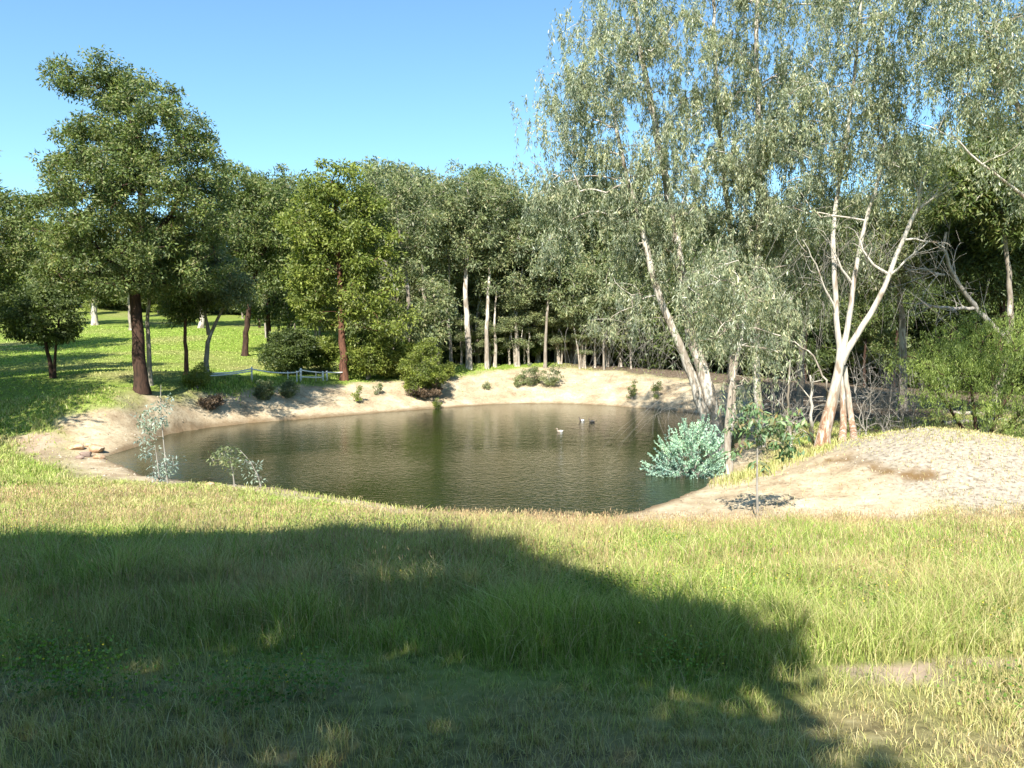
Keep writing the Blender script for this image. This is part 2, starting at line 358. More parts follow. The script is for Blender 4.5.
def zones(x, y):
    e = (vnoise(x, y, 1.2, 41, 4)-.5)*1.5; f = (vnoise(x, y, .4, 47, 2)-.5)*.5
    pond = sdf(POND, x, y)
    sand = np.maximum(1-sstep(-.5, .35, sdf(BANK, x, y)+e*.6+f), 1-sstep(-.4, .4, sdf(MSAND, x, y)+e*.7+f))
    sand = np.maximum(sand, 1-sstep(.7, 2.2, pond+e*.8+f))
    dirt = 1-sstep(-.5, .5, sdf(DIRT, x, y)+e+f)
    for bx_, by_, ra, rb in BARE: dirt = np.maximum(dirt, 1-sstep(.6, 1.25, np.hypot((x-bx_)/ra, (y-by_)/rb)+f*1.2))
    grav = 1-sstep(-.9, .8, sdf(MGRAV, x, y)+e)
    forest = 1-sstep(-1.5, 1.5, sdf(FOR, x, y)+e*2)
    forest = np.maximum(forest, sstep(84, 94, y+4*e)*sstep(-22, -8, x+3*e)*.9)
    d = np.full(np.shape(x), 9.)
    for a, b in zip(LIT[:-1], LIT[1:]): 
        ex, ey = b[0]-a[0], b[1]-a[1]; t = np.clip(((x-a[0])*ex+(y-a[1])*ey)/(ex*ex+ey*ey), 0, 1); d = np.minimum(d, np.hypot(x-a[0]-t*ex, y-a[1]-t*ey))
    lit = (1-sstep(.02, .42, d+f*1.6))*np.clip(.3+1.2*vnoise(x, y, .25, 57, 2), 0, 1)
    return pond, sand, dirt, grav, forest, lit
zn = zones(gx, gy)
def dryness(x, y):
    """0 lush, 1 straw: the meadow's own colour pattern"""
    v = .45*(vnoise(x, y, 2.4, 61, 3)-.5)*2+.25*(vnoise(x, y, .5, 67, 2)-.5)*2
    v = v+.24+.22*sstep(10.5, 15, y)*sstep(-6, 2, x)+.34*(1-sstep(3.7, 4.7, y+.3*np.sin(x*1.3)))+.3*sstep(.62,.75,vnoise(x, y, 1.6, 64, 2))
    return np.clip(v, 0, 1)
m, t, N, LK = mat('ground')
def attr(n): a = N('Attribute'); a.attribute_name = n; return a.outputs['Fac']
tc = N('TexCoord'); pos = tc.outputs['Object']
nA = noise(N, LK, pos, 1.3, 6, .65); nB = noise(N, LK, pos, 9, 5, .6); nC = noise(N, LK, pos, .25, 3)
rg = ramp(N, [(.30,(.035,.055,.012)),(.5,(.14,.19,.03)),(.72,(.22,.26,.06))]); LK(nB, rg.inputs[0])
rg2 = ramp(N, [(.42,(0,0,0)),(.62,(1,1,1))]); LK(nA, rg2.inputs[0])
grass = mixc(N, LK, rg2.outputs[0], rg.outputs[0], (.20,.26,.05))
rd = ramp(N, [(.3,(.10,.075,.04)),(.55,(.24,.19,.10)),(.75,(.36,.30,.17))]); LK(nB, rd.inputs[0])
c = mixc(N, LK, attr('dry'), grass, rd.outputs[0])
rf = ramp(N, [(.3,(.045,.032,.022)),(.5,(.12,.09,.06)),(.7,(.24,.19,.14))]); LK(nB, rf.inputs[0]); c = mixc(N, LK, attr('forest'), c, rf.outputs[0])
rdi = ramp(N, [(.3,(.20,.14,.095)),(.6,(.38,.29,.205))]); LK(nA, rdi.inputs[0]); c = mixc(N, LK, attr('dirt'), c, rdi.outputs[0])
nS = noise(N, LK, pos, .9, 8, .7); rs = ramp(N, [(.30,(.25,.18,.11)),(.46,(.36,.285,.185)),(.60,(.46,.385,.265)),(.72,(.54,.47,.345))]); LK(nS, rs.inputs[0])
rs2 = ramp(N, [(.36,(.5,.46,.4)),(.48,(1,1,1))]); LK(nB, rs2.inputs[0]); sandc = mixc(N, LK, .55, rs.outputs[0], rs2.outputs[0], 'MULTIPLY')
c = mixc(N, LK, attr('sand'), c, sandc)
rgv = ramp(N, [(.34,(.16,.13,.095)),(.46,(.29,.25,.195)),(.70,(.41,.36,.285))]); LK(nB, rgv.inputs[0]); c = mixc(N, LK, attr('gravel'), c, rgv.outputs[0])
c = mixc(N, LK, attr('litter'), c, (.16,.10,.045))
wet = mixc(N, LK, attr('wet'), c, (.13,.085,.045))
p = N('BsdfPrincipled'); LK(wet, p.inputs['Base Color']); p.inputs['Roughness'].default_value = .95; p.inputs['Specular IOR Level'].default_value = .1
nD = noise(N, LK, pos, 4, 10, .72); b = N('Bump'); b.inputs['Strength'].default_value = .6; b.inputs['Distance'].default_value = .06; LK(nD, b.inputs['Height']); LK(b.outputs[0], p.inputs['Normal'])
o = N('OutputMaterial'); LK(p.outputs[0], o.inputs[0]); M_GROUND = m
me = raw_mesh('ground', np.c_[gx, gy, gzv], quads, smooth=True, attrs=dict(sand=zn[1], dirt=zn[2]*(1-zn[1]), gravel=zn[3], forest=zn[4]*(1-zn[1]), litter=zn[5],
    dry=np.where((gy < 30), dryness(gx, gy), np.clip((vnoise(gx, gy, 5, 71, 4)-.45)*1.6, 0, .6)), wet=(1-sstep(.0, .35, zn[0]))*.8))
link('ground', me, M_GROUND, kind='structure')
# ------------------------------------------------------------------ water
m, t, N, LK = mat('water')
tc = N('TexCoord'); mp = N('Mapping'); LK(tc.outputs['Object'], mp.inputs[0]); mp.inputs['Scale'].default_value = (1,1.5,1)
n1 = noise(N, LK, mp.outputs[0], 5.5, 3, .6, .4); n2 = noise(N, LK, mp.outputs[0], 1.6, 2, .5, .2); n3 = noise(N, LK, tc.outputs['Object'], .13, 2)
gp = N('NewGeometry')
def patch(cx_, cy_, r0, r1):
    vm = N('VectorMath', operation='DISTANCE'); LK(gp.outputs['Position'], vm.inputs[0]); vm.inputs[1].default_value = (cx_, cy_, ZW)
    q = N('MapRange'); LK(vm.outputs['Value'], q.inputs[0]); q.inputs[1].default_value = r0; q.inputs[2].default_value = r1; q.interpolation_type = 'SMOOTHERSTEP'; q.inputs[3].default_value = .26; q.inputs[4].default_value = 0; return q.outputs[0]
w1, w2 = wat(600, 480), wat(262, 472)
a1 = N('Math', operation='ADD'); LK(patch(w1[0], w1[1], 0, 13), a1.inputs[0]); LK(patch(w2[0], w2[1], 0, 7), a1.inputs[1])
a2 = N('Math', operation='MULTIPLY_ADD'); LK(n3, a2.inputs[0]); a2.inputs[1].default_value = .45; LK(a1.outputs[0], a2.inputs[2])
wr = N('MapRange'); LK(a2.outputs[0], wr.inputs[0]); wr.inputs[1].default_value = .30; wr.inputs[2].default_value = .95; wr.inputs[3].default_value = .45; wr.inputs[4].default_value = 3.2
mu = N('Math', operation='MULTIPLY'); LK(n1, mu.inputs[0]); LK(wr.outputs[0], mu.inputs[1])
ad = N('Math', operation='MULTIPLY_ADD'); LK(n2, ad.inputs[0]); ad.inputs[1].default_value = .45; LK(mu.outputs[0], ad.inputs[2])
b = N('Bump'); b.inputs['Strength'].default_value = .34; b.inputs['Distance'].default_value = .06; LK(ad.outputs[0], b.inputs['Height'])
cr_ = ramp(N, [(.35,(.013,.021,.006)),(.65,(.020,.026,.009))]); LK(n3, cr_.inputs[0])
p = N('BsdfPrincipled'); LK(cr_.outputs[0], p.inputs['Base Color']); p.inputs['Roughness'].default_value = .06; p.inputs['IOR'].default_value = 1.333; LK(b.outputs[0], p.inputs['Normal'])
o = N('OutputMaterial'); LK(p.outputs[0], o.inputs[0]); M_WATER = m
wv = []; cx = np.mean([p[0] for p in POND]); cy = np.mean([p[1] for p in POND])
pp = np.array(POND); dirs = pp-[cx, cy]; pp2 = pp+dirs/np.linalg.norm(dirs, axis=1)[:,None]*.9
V = [(cx, cy, ZW)]+[(a, b, ZW) for a, b in pp2]; k = len(pp2)
link('pond_water', raw_mesh('pond_water', V, None, [(0, 1+(i+1) % k, 1+i) for i in range(k)]), M_WATER, kind='structure')
# ------------------------------------------------------------------ grass
def blades(name, x, y, h, wd, dry, lean=.35, zoff=-.01):
    n = len(x); z = ground(x, y)+zoff; a = rng.random(n)*2*np.pi; b = rng.random(n)*2*np.pi
    side = np.stack([np.cos(a), np.sin(a), np.zeros(n)], 1)*wd[:,None]*.5
    ln = (lean*(.3+1.9*rng.random(n)**3))[:,None]*h[:,None]; tip = np.stack([np.cos(b), np.sin(b), np.zeros(n)], 1)*ln
    p0 = np.stack([x, y, z], 1); up = np.array([0,0,1.])
    pm = p0+tip*.32+up*(h*.58)[:,None]; pt = p0+tip+up*(h*(1-.18*rng.random(n)))[:,None]
    V = np.stack([p0-side, p0+side, pm+side*.8, pm-side*.8, pt], 1).reshape(-1,3); i = np.arange(n)[:,None]*5
    return V, i+np.array([[0,1,2,3]]), i+np.array([[3,2,4]]), np.repeat(dry, 5)
def wedge(d0, d1, dens, left=None, right=None, tuft=.0):
    n = int(dens*(d1*d1-d0*d0)*.5*1.34); d = np.sqrt(rng.random(n)*(d1*d1-d0*d0)+d0*d0); x = (rng.random(n)*1.34-.67)*d
    return x, d
gm, t, N, LK = mat('grass_blades')
geo = N('NewGeometry'); at = N('Attribute'); at.attribute_name = 'dry'
r1 = ramp(N, [(.0,(.09,.16,.02)),(.4,(.21,.33,.04)),(.75,(.35,.48,.08)),(1,(.46,.48,.16))]); LK(geo.outputs['Random Per Island'], r1.inputs[0])
r2 = ramp(N, [(.0,(.28,.20,.09)),(.4,(.52,.44,.20)),(.8,(.66,.58,.33)),(1,(.44,.28,.18))]); LK(geo.outputs['Random Per Island'], r2.inputs[0])
c = mixc(N, LK, at.outputs['Fac'], r1.outputs[0], r2.outputs[0])
p = N('BsdfPrincipled'); LK(c, p.inputs['Base Color']); p.inputs['Roughness'].default_value = .6; p.inputs['Specular IOR Level'].default_value = .25
tr = N('BsdfTranslucent'); LK(mixc(N, LK, 1., c, (1.2,1.25,.6), 'MULTIPLY'), tr.inputs[0]); mx = N('MixShader'); mx.inputs[0].default_value = .22
LK(p.outputs[0], mx.inputs[1]); LK(tr.outputs[0], mx.inputs[2]); o = N('OutputMaterial'); LK(mx.outputs[0], o.inputs[0]); M_GRASS = gm
def field(name, bands, label, hmul=1., lean=.75):
    VV = []; QQ = []; TT = []; DD = []; n0 = 0
    for d0, d1, dens in bands:
        x, y = wedge(d0, d1, dens)
        # tufts: pull part of the blades towards tuft centres
        g = .22; cxx = (np.floor(x/g)+_h(np.floor(x/g).astype(np.int64), np.floor(y/g).astype(np.int64), 5))*g; cyy = (np.floor(y/g)+_h(np.floor(x/g).astype(np.int64), np.floor(y/g).astype(np.int64), 8))*g
        k = rng.random(len(x))*.75*(rng.random(len(x)) < .6); x = x+(cxx-x)*k; y = y+(cyy-y)*k
        pond, sand, dirt, grav, forest, lit = zones(x, y)
        hf = .065+.14*sstep(3.9, 5.0, y+.35*np.sin(x*1.3)+(vnoise(x, y, .8, 83, 2)-.5))*(1-.45*sstep(8, 14, y))
        hf = hf*(.35+1.7*vnoise(x, y, .8, 81, 3)**1.5+.5*(vnoise(x, y, .35, 82, 2) > .68))*(.35+.65*sstep(.2, 3.2, pond))
        pr = np.clip(.9*(1-sand)*(1-.85*dirt)*(1-grav*.86)+.035*sand, 0, 1)*np.clip(.25+1.5*vnoise(x, y, .45, 91, 2)-.2*(y < 4.2), .12, 1)
        keep = (rng.random(len(x)) < pr) & (pond > .15)
        x = x[keep]; y = y[keep]; hf = hf[keep]*(1-.5*np.maximum(sand, grav)[keep]); h = hf*(.5+.8*rng.random(len(x)))*hmul
        dr = dryness(x, y)+.5*grav[keep]+.4*sand[keep]; dr = np.clip(dr+(rng.random(len(x))-.5)*.7, 0, 1); dr = np.where(rng.random(len(x)) < .14, .9, dr)
        wd = np.maximum(.0032, y*.00075)*(.6+.8*rng.random(len(x)))
        V, Q, T, D = blades(name, x, y, h, wd, dr, lean)
        VV.append(V); QQ.append(Q+n0); TT.append(T+n0); DD.append(D); n0 += len(V)
    me = raw_mesh(name, np.vstack(VV), np.vstack(QQ), np.vstack(TT), attrs={'dry': np.concatenate(DD)})
    return link(name, me, M_GRASS, label=label, cat='grass', kind='stuff')
field('meadow_grass', [(2.3,4,6500),(4,6.5,5500),(6.5,10,3000),(10,15,1700),(15,22,900),(22,34,340)], 'green and straw coloured meadow grass on the slope in front of the pond')
# fine seed stalks standing above the meadow
x, y = wedge(4.6, 19, 190); zz = zones(x, y); k = (zz[1] < .3) & (zz[3] < .5) & (zz[0] > .3) & (vnoise(x, y, 1.7, 99, 2) > .42); x = x[k]; y = y[k]
h = (.20+.26*rng.random(len(x)))*(1-.4*sstep(9,16,y)); z0 = ground(x, y); a = rng.random(len(x))*6.28; ln = h*.35*rng.random(len(x))
b0 = np.stack([x, y, z0], 1); tp = b0+np.stack([np.cos(a)*ln, np.sin(a)*ln, h], 1); ax = tp-b0; ax /= np.linalg.norm(ax, axis=1)[:,None]
wdt = np.maximum(.0018, y*.00032)
V1 = leaf_quads(b0, ax, np.linalg.norm(tp-b0, axis=1), wdt); V2 = leaf_quads(tp-ax*.02, ax+rng.normal(size=ax.shape)*.2, .03+.03*rng.random(len(x)), wdt*2.4)
M_SEED = leaf_mat('seed_heads', [(.20,.12,.08),(.32,.22,.14),(.40,.33,.2)], trans=.2)
link('seed_grass', leaf_mesh('seed_grass', np.vstack([V1, V2])), M_SEED, label='reddish seed stalks standing above the meadow grass', cat='grass', kind='stuff')
# low broad weeds and small yellow flowers
x, y = wedge(3.6, 13, 120); k = (vnoise(x, y, 1.1, 111, 3) > .53) & (zones(x, y)[1] < .2); x = x[k]; y = y[k]; z0 = ground(x, y)
n = len(x); kk = 22; cxy = np.repeat(np.stack([x, y, z0+.06], 1), kk, 0)+rng.normal(size=(n*kk,3))*np.array([.09,.09,.06]); cxy[:,2] = np.maximum(cxy[:,2], ground(cxy[:,0], cxy[:,1])+.01)
ax = unit(n*kk); ax[:,2] = np.abs(ax[:,2])*.5; V = leaf_quads(cxy, ax, .024, .016)
link('meadow_weeds', leaf_mesh('meadow_weeds', V), leaf_mat('weed', [(.06,.12,.02),(.10,.18,.03),(.16,.25,.05)]), label='low leafy green weeds among the meadow grass', cat='weeds', kind='stuff')
k = rng.random(n) < .35; c0 = np.stack([x, y, z0+.10+.10*rng.random(n)], 1)[k]; c0 = np.repeat(c0, 2, 0)+rng.normal(size=(2*k.sum(),3))*.05
link('yellow_flowers', leaf_mesh('yellow_flowers', leaf_quads(c0, unit(len(c0)), .011, .011)), plain('petal', [(.6,.48,.03),(.7,.6,.06)]), label='tiny yellow flowers scattered through the meadow', cat='flowers', kind='stuff')
# short turf on the far lawn and tufts along the bank tops
n = 90000; d = 30+rng.random(n)**.8*55; x = (rng.random(n)*1.0-.68)*d; zz = zones(x, d)
k = (zz[0] > 1) & (rng.random(n) < np.clip(1-zz[1]*.96-zz[4]*.9, 0, 1)); x = x[k]; y = d[k]
V, Q, T, D = blades('lawn', x, y, .03+.07*rng.random(len(x)), y*.0010*(.6+rng.random(len(x))), np.clip((vnoise(x, y, 5, 71, 4)-.45)*1.6+.12*rng.random(len(x)), 0, .6), .5)
link('lawn_grass', raw_mesh('lawn_grass', V, Q, T, attrs={'dry': D}), M_GRASS, label='short bright green grass on the lawn beyond the pond', cat='grass', kind='stuff')
#@@TREES
# ------------------------------------------------------------------ near and middle trees, left lawn
def foot(px, py): return G(px, py)
def stem_from(px, py, pts, r0, r1, dd=None, sink=.15):
    """stem rooted where pixel (px,py) meets the ground, continuing through picture points at the same distance"""
    g = foot(px, py); d = g[1]; ds = dd if dd else [d]*len(pts)
    return (np.array([g-[0,0,sink]]+[P(a, b, e) for (a, b), e in zip(pts, ds)]), r0, r1), d
s1, d1 = stem_from(141, 391, [(138,340),(134,290),(138,250),(143,200),(140,150),(128,110),(108,88)], .29, .09)
s1b = (np.array([s1[0][3], P(165,225,d1), P(190,180,d1-.5)]), .16, .05)
s1c = (np.array([s1[0][2], P(112,262,d1-1), P(85,235,d1-1.5)]), .13, .04)
make_tree('jarrah_tree', 'tall dark-barked tree on the left bank, its big olive crown reaching highest into the sky', [s1, s1b, s1c],
  [BL(98,82,d1,42,24,1.3,1.8), BL(140,100,d1,38,24,1,2), BL(90,76,d1,26,16,1,1.2), BL(125,84,d1,28,20,1,1.5), BL(105,140,d1,38,26,1,2.4), BL(80,180,d1,34,30,.9,2.4), BL(195,140,d1,20,24,.6,2), BL(210,180,d1,22,26,.6,2), BL(60,75,d1,18,12,.6,1), BL(150,130,d1,56,36,1.3,3), BL(110,160,d1,48,34,1.3,3), BL(175,165,d1,45,38,1.2,3), BL(135,200,d1,80,42,1.4,5.5), BL(85,225,d1,50,40,1.1,3),
   BL(195,215,d1,42,40,1,3), BL(75,265,d1,38,30,.8,2.5), BL(125,250,d1-.5,50,30,1,5), BL(180,265,d1,45,36,.9,3), BL(105,290,d1,26,20,.5,2), BL(150,275,d1,50,25,.6,4)],
  B_DARK, L_OLIVE, n=700, per=150, L=.16, W=.06, cr=.56, attach=.45, seed=11, droop=.3, cat='tree', tip=.014)
s, d = stem_from(150, 386, [(149,350),(147,325),(150,290),(156,255)], .14, .05)
make_tree('slender_tree', 'thin pale-stemmed tree close behind the tall dark trunk on the left bank', [s], [BL(158,255,d,30,30), BL(150,285,d,20,16,.5)], B_GREY, L_OLIVE, n=60, per=110, L=.18, W=.07, cr=.55, seed=12)
s, d = stem_from(53, 378, [(50,362),(45,340),(40,322)], .13, .05); s_b = (np.array([foot(54,378)-[0,0,.1], P(55,355,d), P(57,335,d), P(60,315,d)]), .10, .04)
make_tree('young_tree', 'small dark round-headed tree on two thin stems at the left edge of the lawn', [s, s_b], [BL(45,318,d,34,28,1.3), BL(20,312,d,26,26), BL(62,325,d,14,14,.6), BL(50,300,d,24,16)], B_DARK, L_DARK, n=150, per=110, L=.16, W=.07, cr=.5, seed=13)
s, d = stem_from(187, 377, [(186,350),(185,325),(188,300),(184,275)], .13, .04)
make_tree('slender_tree', 'slim reddish-stemmed tree with a small crown, first to the right of the big dark trunk', [s], [BL(186,285,d,26,32), BL(180,310,d,16,14,.6)], B_RED, L_OLIVE, n=90, per=100, L=.18, W=.07, cr=.55, seed=14)
s, d = stem_from(207, 378, [(206,350),(209,335),(219,315),(228,300)], .15, .05); sb = (np.array([s[0][2], P(204,310,d), P(200,285,d)]), .09, .03)
make_tree('forked_tree', 'forked pale-stemmed tree above the lime bush at the end of the white tape', [s, sb], [BL(212,275,d,32,38), BL(232,288,d,18,18,.7), BL(198,258,d,24,24,.8)], B_GREY, L_GREY, n=150, per=105, L=.18, W=.065, cr=.6, seed=15)
s, d = stem_from(245, 356, [(246,330),(250,300),(258,262),(250,220),(245,190)], .22, .07); sb = (np.array([s[0][3], P(272,235,d), P(282,205,d)]), .14, .04)
make_tree('leaning_tree', 'dark slightly leaning tree on the lawn, left of the round dark bush', [s, sb], [BL(240,185,d,32,26), BL(262,215,d,36,34,1.1), BL(235,235,d,34,34), BL(270,250,d,28,26,.8), BL(225,265,d,26,22,.6), BL(285,190,d,16,24,.6), BL(258,280,d,26,16,.5)], B_DARK, L_OLIVE, n=300, per=110, L=.26, W=.095, cr=.85, seed=16, dead=.03)
s, d = stem_from(95, 325, [(94,310),(92,285),(88,260)], .34, .22)
make_tree('far_tree', 'broad pale-trunked tree standing far back on the lawn, left of the big dark trunk', [s], [BL(85,262,d,42,34), BL(60,275,d,26,22)], B_WHITE, L_GREY, n=130, per=90, L=.34, W=.13, cr=1.2, seed=17)
s, d = stem_from(201, 328, [(203,305),(202,280),(205,250)], .30, .2)
make_tree('far_tree', 'thick pale far trunk on the lawn, between the slim stems right of the big tree', [s], [BL(205,240,d,40,34), BL(180,262,d,26,22)], B_WHITE, L_GREY, n=130, per=90, L=.34, W=.13, cr=1.2, seed=18)
s, d = stem_from(131, 330, [(130,310),(129,285)], .24, .16)
make_tree('far_tree', 'grey far trunk just left of the big dark trunk, half hidden by its leaves', [s], [BL(128,265,d,34,30)], B_GREY, L_GREY, n=90, per=90, L=.34, W=.13, cr=1.2, seed=19)
s, d = stem_from(-25, 380, [(-24,330),(-15,290),(-8,250)], .2, .06)
make_tree('edge_tree', 'tree at the left edge of the photo whose loose crown hangs above the lawn', [s], [BL(-5,235,d,45,40), BL(20,220,d,28,26,.8), BL(-10,280,d,38,30), BL(8,262,d,30,26,.8), BL(25,200,d,20,12,.5)], B_DARK, L_OLIVE, n=200, per=110, L=.19, W=.07, cr=.65, seed=20)
# reddish trunk tree and its neighbours beyond the fence
s, d = stem_from(344, 380, [(343,350),(341,320),(340,280),(338,240),(335,200)], .24, .07)
make_tree('red_barked_tree', 'reddish dark trunk with leafy yellow-green crown at the right end of the white tape', [s],
  [BL(335,185,d,38,26), BL(345,215,d,44,34,1.1), BL(310,225,d,34,34), BL(368,245,d,30,34), BL(335,260,d,42,34,1), BL(310,285,d,26,30,.9), BL(370,290,d,34,30,1), BL(330,310,d,34,20,.8), BL(385,320,d,24,24,.8)], B_RED, L_LIME, n=330, per=115, L=.23, W=.09, cr=.72, seed=21, attach=.3)
def shrub(name, label, px, py, w_, h_, leafm, n=60, per=110, L=.12, W=.05, cr=.3, bark=B_TWIG, group=None, cat='shrub', seed=1, style='round', stems=4, droop=0, dd=None, base_w=.0):
    """several stems from one foot; w_, h_ half width and height in pixels"""
    global rng
    rng = np.random.default_rng(seed); g = foot(px, py); d = g[1]; k = d/F; W_, H_ = w_*k, h_*k
    st = []
    for i in range(stems):
        a = i*6.28/stems+rng.random(); o = np.array([np.cos(a), np.sin(a), 0])
        st.append((np.array([g-[0,0,.08]+o*.03, g+o*W_*.2+[0,0,H_*.3], g+o*W_*.45+[0,0,H_*.65]]), max(.010, H_*.014), .006))
    bl = [(g[0], g[1], g[2]+H_*.52, W_, W_, H_*.46, 1.), (g[0]-W_*.3, g[1]-W_*.2, g[2]+H_*.35, W_*.7, W_*.7, H_*.33, .7), (g[0]+W_*.25, g[1], g[2]+H_*.7, W_*.6, W_*.6, H_*.33, .6)]
    return make_tree(name, label, st, bl, bark, leafm, n=n, per=per, L=L, W=W, cr=cr, attach=.1, base=g, seed=seed, cat=cat, group=group, tip=.005, style=style, droop=droop)
shrub('dark_bush', 'round dark green bush behind the fence, left of the reddish trunk', 290, 374, 26, 46, L_DARK, n=130, per=110, L=.16, W=.08, cr=.5, seed=31)
shrub('lime_bush', 'lime green bush pressed against the right side of the reddish trunk', 368, 380, 26, 52, L_LIME, n=120, per=110, L=.16, W=.08, cr=.5, seed=32)
shrub('lime_bush', 'low lime bush just left of the round pine-like bush on the bank', 398, 377, 20, 40, L_LIME, n=90, per=100, L=.16, W=.08, cr=.45, seed=33)
shrub('lime_bush', 'pale lime bush behind the gate posts of the tape fence', 322, 371, 18, 34, L_LIME, n=70, per=100, L=.16, W=.08, cr=.45, seed=34)
for (px, py, pts, r0, lf, bk, bl, lab, sd) in [
  (432,382,[(431,350),(434,325),(438,300)],.12,L_GREY,B_FORK,[(436,300,20,26),(430,330,16,14)],'thin pale stem standing right behind the leafy bush on the bank top',41),
  (411,374,[(410,340),(408,290),(400,240),(395,200)],.26,L_GREY,B_GREY,[(395,185,38,26),(410,215,40,30),(385,240,30,26),(418,255,24,24)],'tall grey tree rising above the leafy bush on the far bank',42),
  (452,368,[(450,340),(447,310),(450,270),(446,230)],.2,L_GREY,B_GREY,[(440,215,34,30),(455,250,26,24),(430,240,24,22)],'grey-trunked gum just left of the two tall brown trunks',43),
  (469,369,[(468,330),(465,290),(467,250),(470,215),(468,190)],.30,L_GREY,B_FORK,[(470,185,34,22),(450,205,34,26),(490,210,30,30),(472,235,30,24)],'tallest straight brown-grey trunk left of centre beyond the far bank',44),
  (487,369,[(486,340),(488,300),(490,260),(494,220)],.24,L_GREY,B_FORK,[(495,200,30,24),(505,235,30,30),(486,255,24,20)],'straight grey trunk left of the white forked tree beyond the far bank',45),
  (518,366,[(517,340),(515,315),(513,290),(508,270)],.20,L_GREY,B_FORK,[(505,245,26,26),(520,225,26,26),(532,280,16,18)],'white forked tree on the crest of the far bank',46),
  (495,367,[(496,345),(494,325),(497,290)],.2,L_GREY,B_FORK,[(500,280,26,24)],'short pale trunk in the shade left of the white forked tree',47),
  (545,368,[(546,330),(549,290),(552,240)],.18,L_GREY,B_GREY,[(550,215,26,26),(545,250,30,26),(560,275,24,24)],'grey-stemmed tree directly behind the pair of grey bushes',48),
  (580,369,[(577,340),(570,315),(575,285)],.10,L_GREY,B_FORK,[(578,290,30,34),(590,320,24,20)],'thin crooked pale stem right of the pair of grey bushes',49),
  (604,370,[(603,340),(610,310),(606,280)],.12,L_GREY,B_GREY,[(606,285,34,34),(620,320,26,26)],'thin grey stem beyond the bank under the left edge of the weeping canopy',50)]:
    s, d = stem_from(px, py, pts, r0*.72, r0*.25)
    st = [s]
    if sd == 46: st.append((np.array([s[0][3], P(521,285,d), P(525,250,d)]), .10, .04))
    make_tree('gum_tree', lab, st, [BL(a, b, d, e, f) for a, b, e, f in bl], bk, lf, n=int(30*len(bl)), per=115, L=.24, W=.075, cr=.75, seed=sd, group='gum trees along the far bank', dead=.04)
# ------------------------------------------------------------------ background wood: five kinds copied
def proto(name, h, w_, leafm, barkm, n, seed, label, low=.35, r=.26, cr=1.05, L=.36, W=.12, per=85):
    global rng
    rng = np.random.default_rng(seed); b = np.zeros(3)
    pts = [(0,0,-.6),(.15,0,h*.2),(-.1,.1,h*.45),(.25,-.1,h*.7),(.1,.1,h*.93)]
    st = [(np.array(pts, float), r, .06), (np.array([pts[2],(w_*.3,.3,h*.65),(w_*.5,.2,h*.8)], float), r*.5, .05), (np.array([pts[2],(-w_*.35,-.3,h*.6),(-w_*.5,.4,h*.75)], float), r*.45, .05)]
    bl = [(0,0,h*.86,w_*.55,w_*.55,h*.12,1), (w_*.4,.3,h*.72,w_*.5,w_*.5,h*.13,1), (-w_*.4,-.2,h*.66,w_*.5,w_*.55,h*.13,1), (0,.2,h*.56,w_*.6,w_*.6,h*.14,.9), (w_*.25,-.4,h*low,w_*.45,w_*.45,h*.13,.6), (-w_*.35,.4,h*(low-.08),w_*.4,w_*.4,h*.12,.45)]
    return make_tree(name, label, st, bl, barkm, leafm, n=n, per=per, L=L, W=W, cr=cr, base=b, seed=seed, group='background wood', attach=.4)
G_LEFT = 'distant lawn-edge trees'; G_MID = 'wood beyond the far bank'; G_RIGHT = 'wood behind the right-hand gums'
lab_of = {G_LEFT: 'one of the distant trees lining the far edge of the lawn on the left', G_MID: 'one of the crowded tall gums in the shaded wood beyond the far bank', G_RIGHT: 'one of the shaded trees massed behind the white gum and the weeping shrub'}
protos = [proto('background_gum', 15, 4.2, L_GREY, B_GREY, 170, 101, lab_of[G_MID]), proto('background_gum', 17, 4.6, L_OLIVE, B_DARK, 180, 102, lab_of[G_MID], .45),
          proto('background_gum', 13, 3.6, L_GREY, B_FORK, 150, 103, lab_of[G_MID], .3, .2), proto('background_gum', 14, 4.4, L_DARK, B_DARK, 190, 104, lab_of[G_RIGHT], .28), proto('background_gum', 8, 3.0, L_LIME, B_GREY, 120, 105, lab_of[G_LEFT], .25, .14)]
H0 = [15,17,13,14,8]; used = [False]*5
def place_bg(px, d, top, kind, grp, dy=0):
    global rng
    x = (px-512)/F*d; z = gz(x, d); zt = (HOR-top)/F*d; s_ = max(.35, (zt-z)/(H0[kind]*.98)); wob = rng.random()
    loc = (x, d, z); sc = (s_*(.66+.35*wob), s_*(.66+.35*wob), s_); rz = rng.random()*6.28
    if not used[kind]:
        used[kind] = True; r = protos[kind]; r.location = loc; r.rotation_euler = (0,0,rz); r.scale = sc; r['label'] = lab_of[grp]; r['group'] = grp
    else: copy_thing(protos[kind], loc, rz, sc, lab_of[grp], grp)
rng = np.random.default_rng(5)
for d, step in ((104,34),(118,40),(135,44)):
    for px in np.arange(-70, 300, step): place_bg(px+rng.normal()*8, d+rng.normal()*3, 215+rng.random()*50+(18 if 20 < px < 60 else 0)+ (d < 110)*25, rng.choice([0,1,2,4]), G_LEFT)
for d, step, t0 in ((61,38,215),(67,28,170),(76,30,158),(88,32,185),(104,36,190)):
    for px in np.arange(262 if d > 62 else 400, 640, step):
        top = t0+rng.random()**1.3*50+(px > 520)*12
        place_bg(px+rng.normal()*7, d+rng.normal()*2, top, rng.choice([0,0,1,2,2,3]), G_MID)
for d, step, t0 in ((48,52,230),(58,46,205),(70,42,200),(84,44,190),(100,50,195)):
    for px in np.arange(655 if d > 50 else 800, 1120, step): place_bg(px+rng.normal()*9, d+rng.normal()*2.5, t0+rng.random()*45, rng.choice([0,1,3,3,3]), G_RIGHT)
G_THIN = 'thin pale stems in the wood'
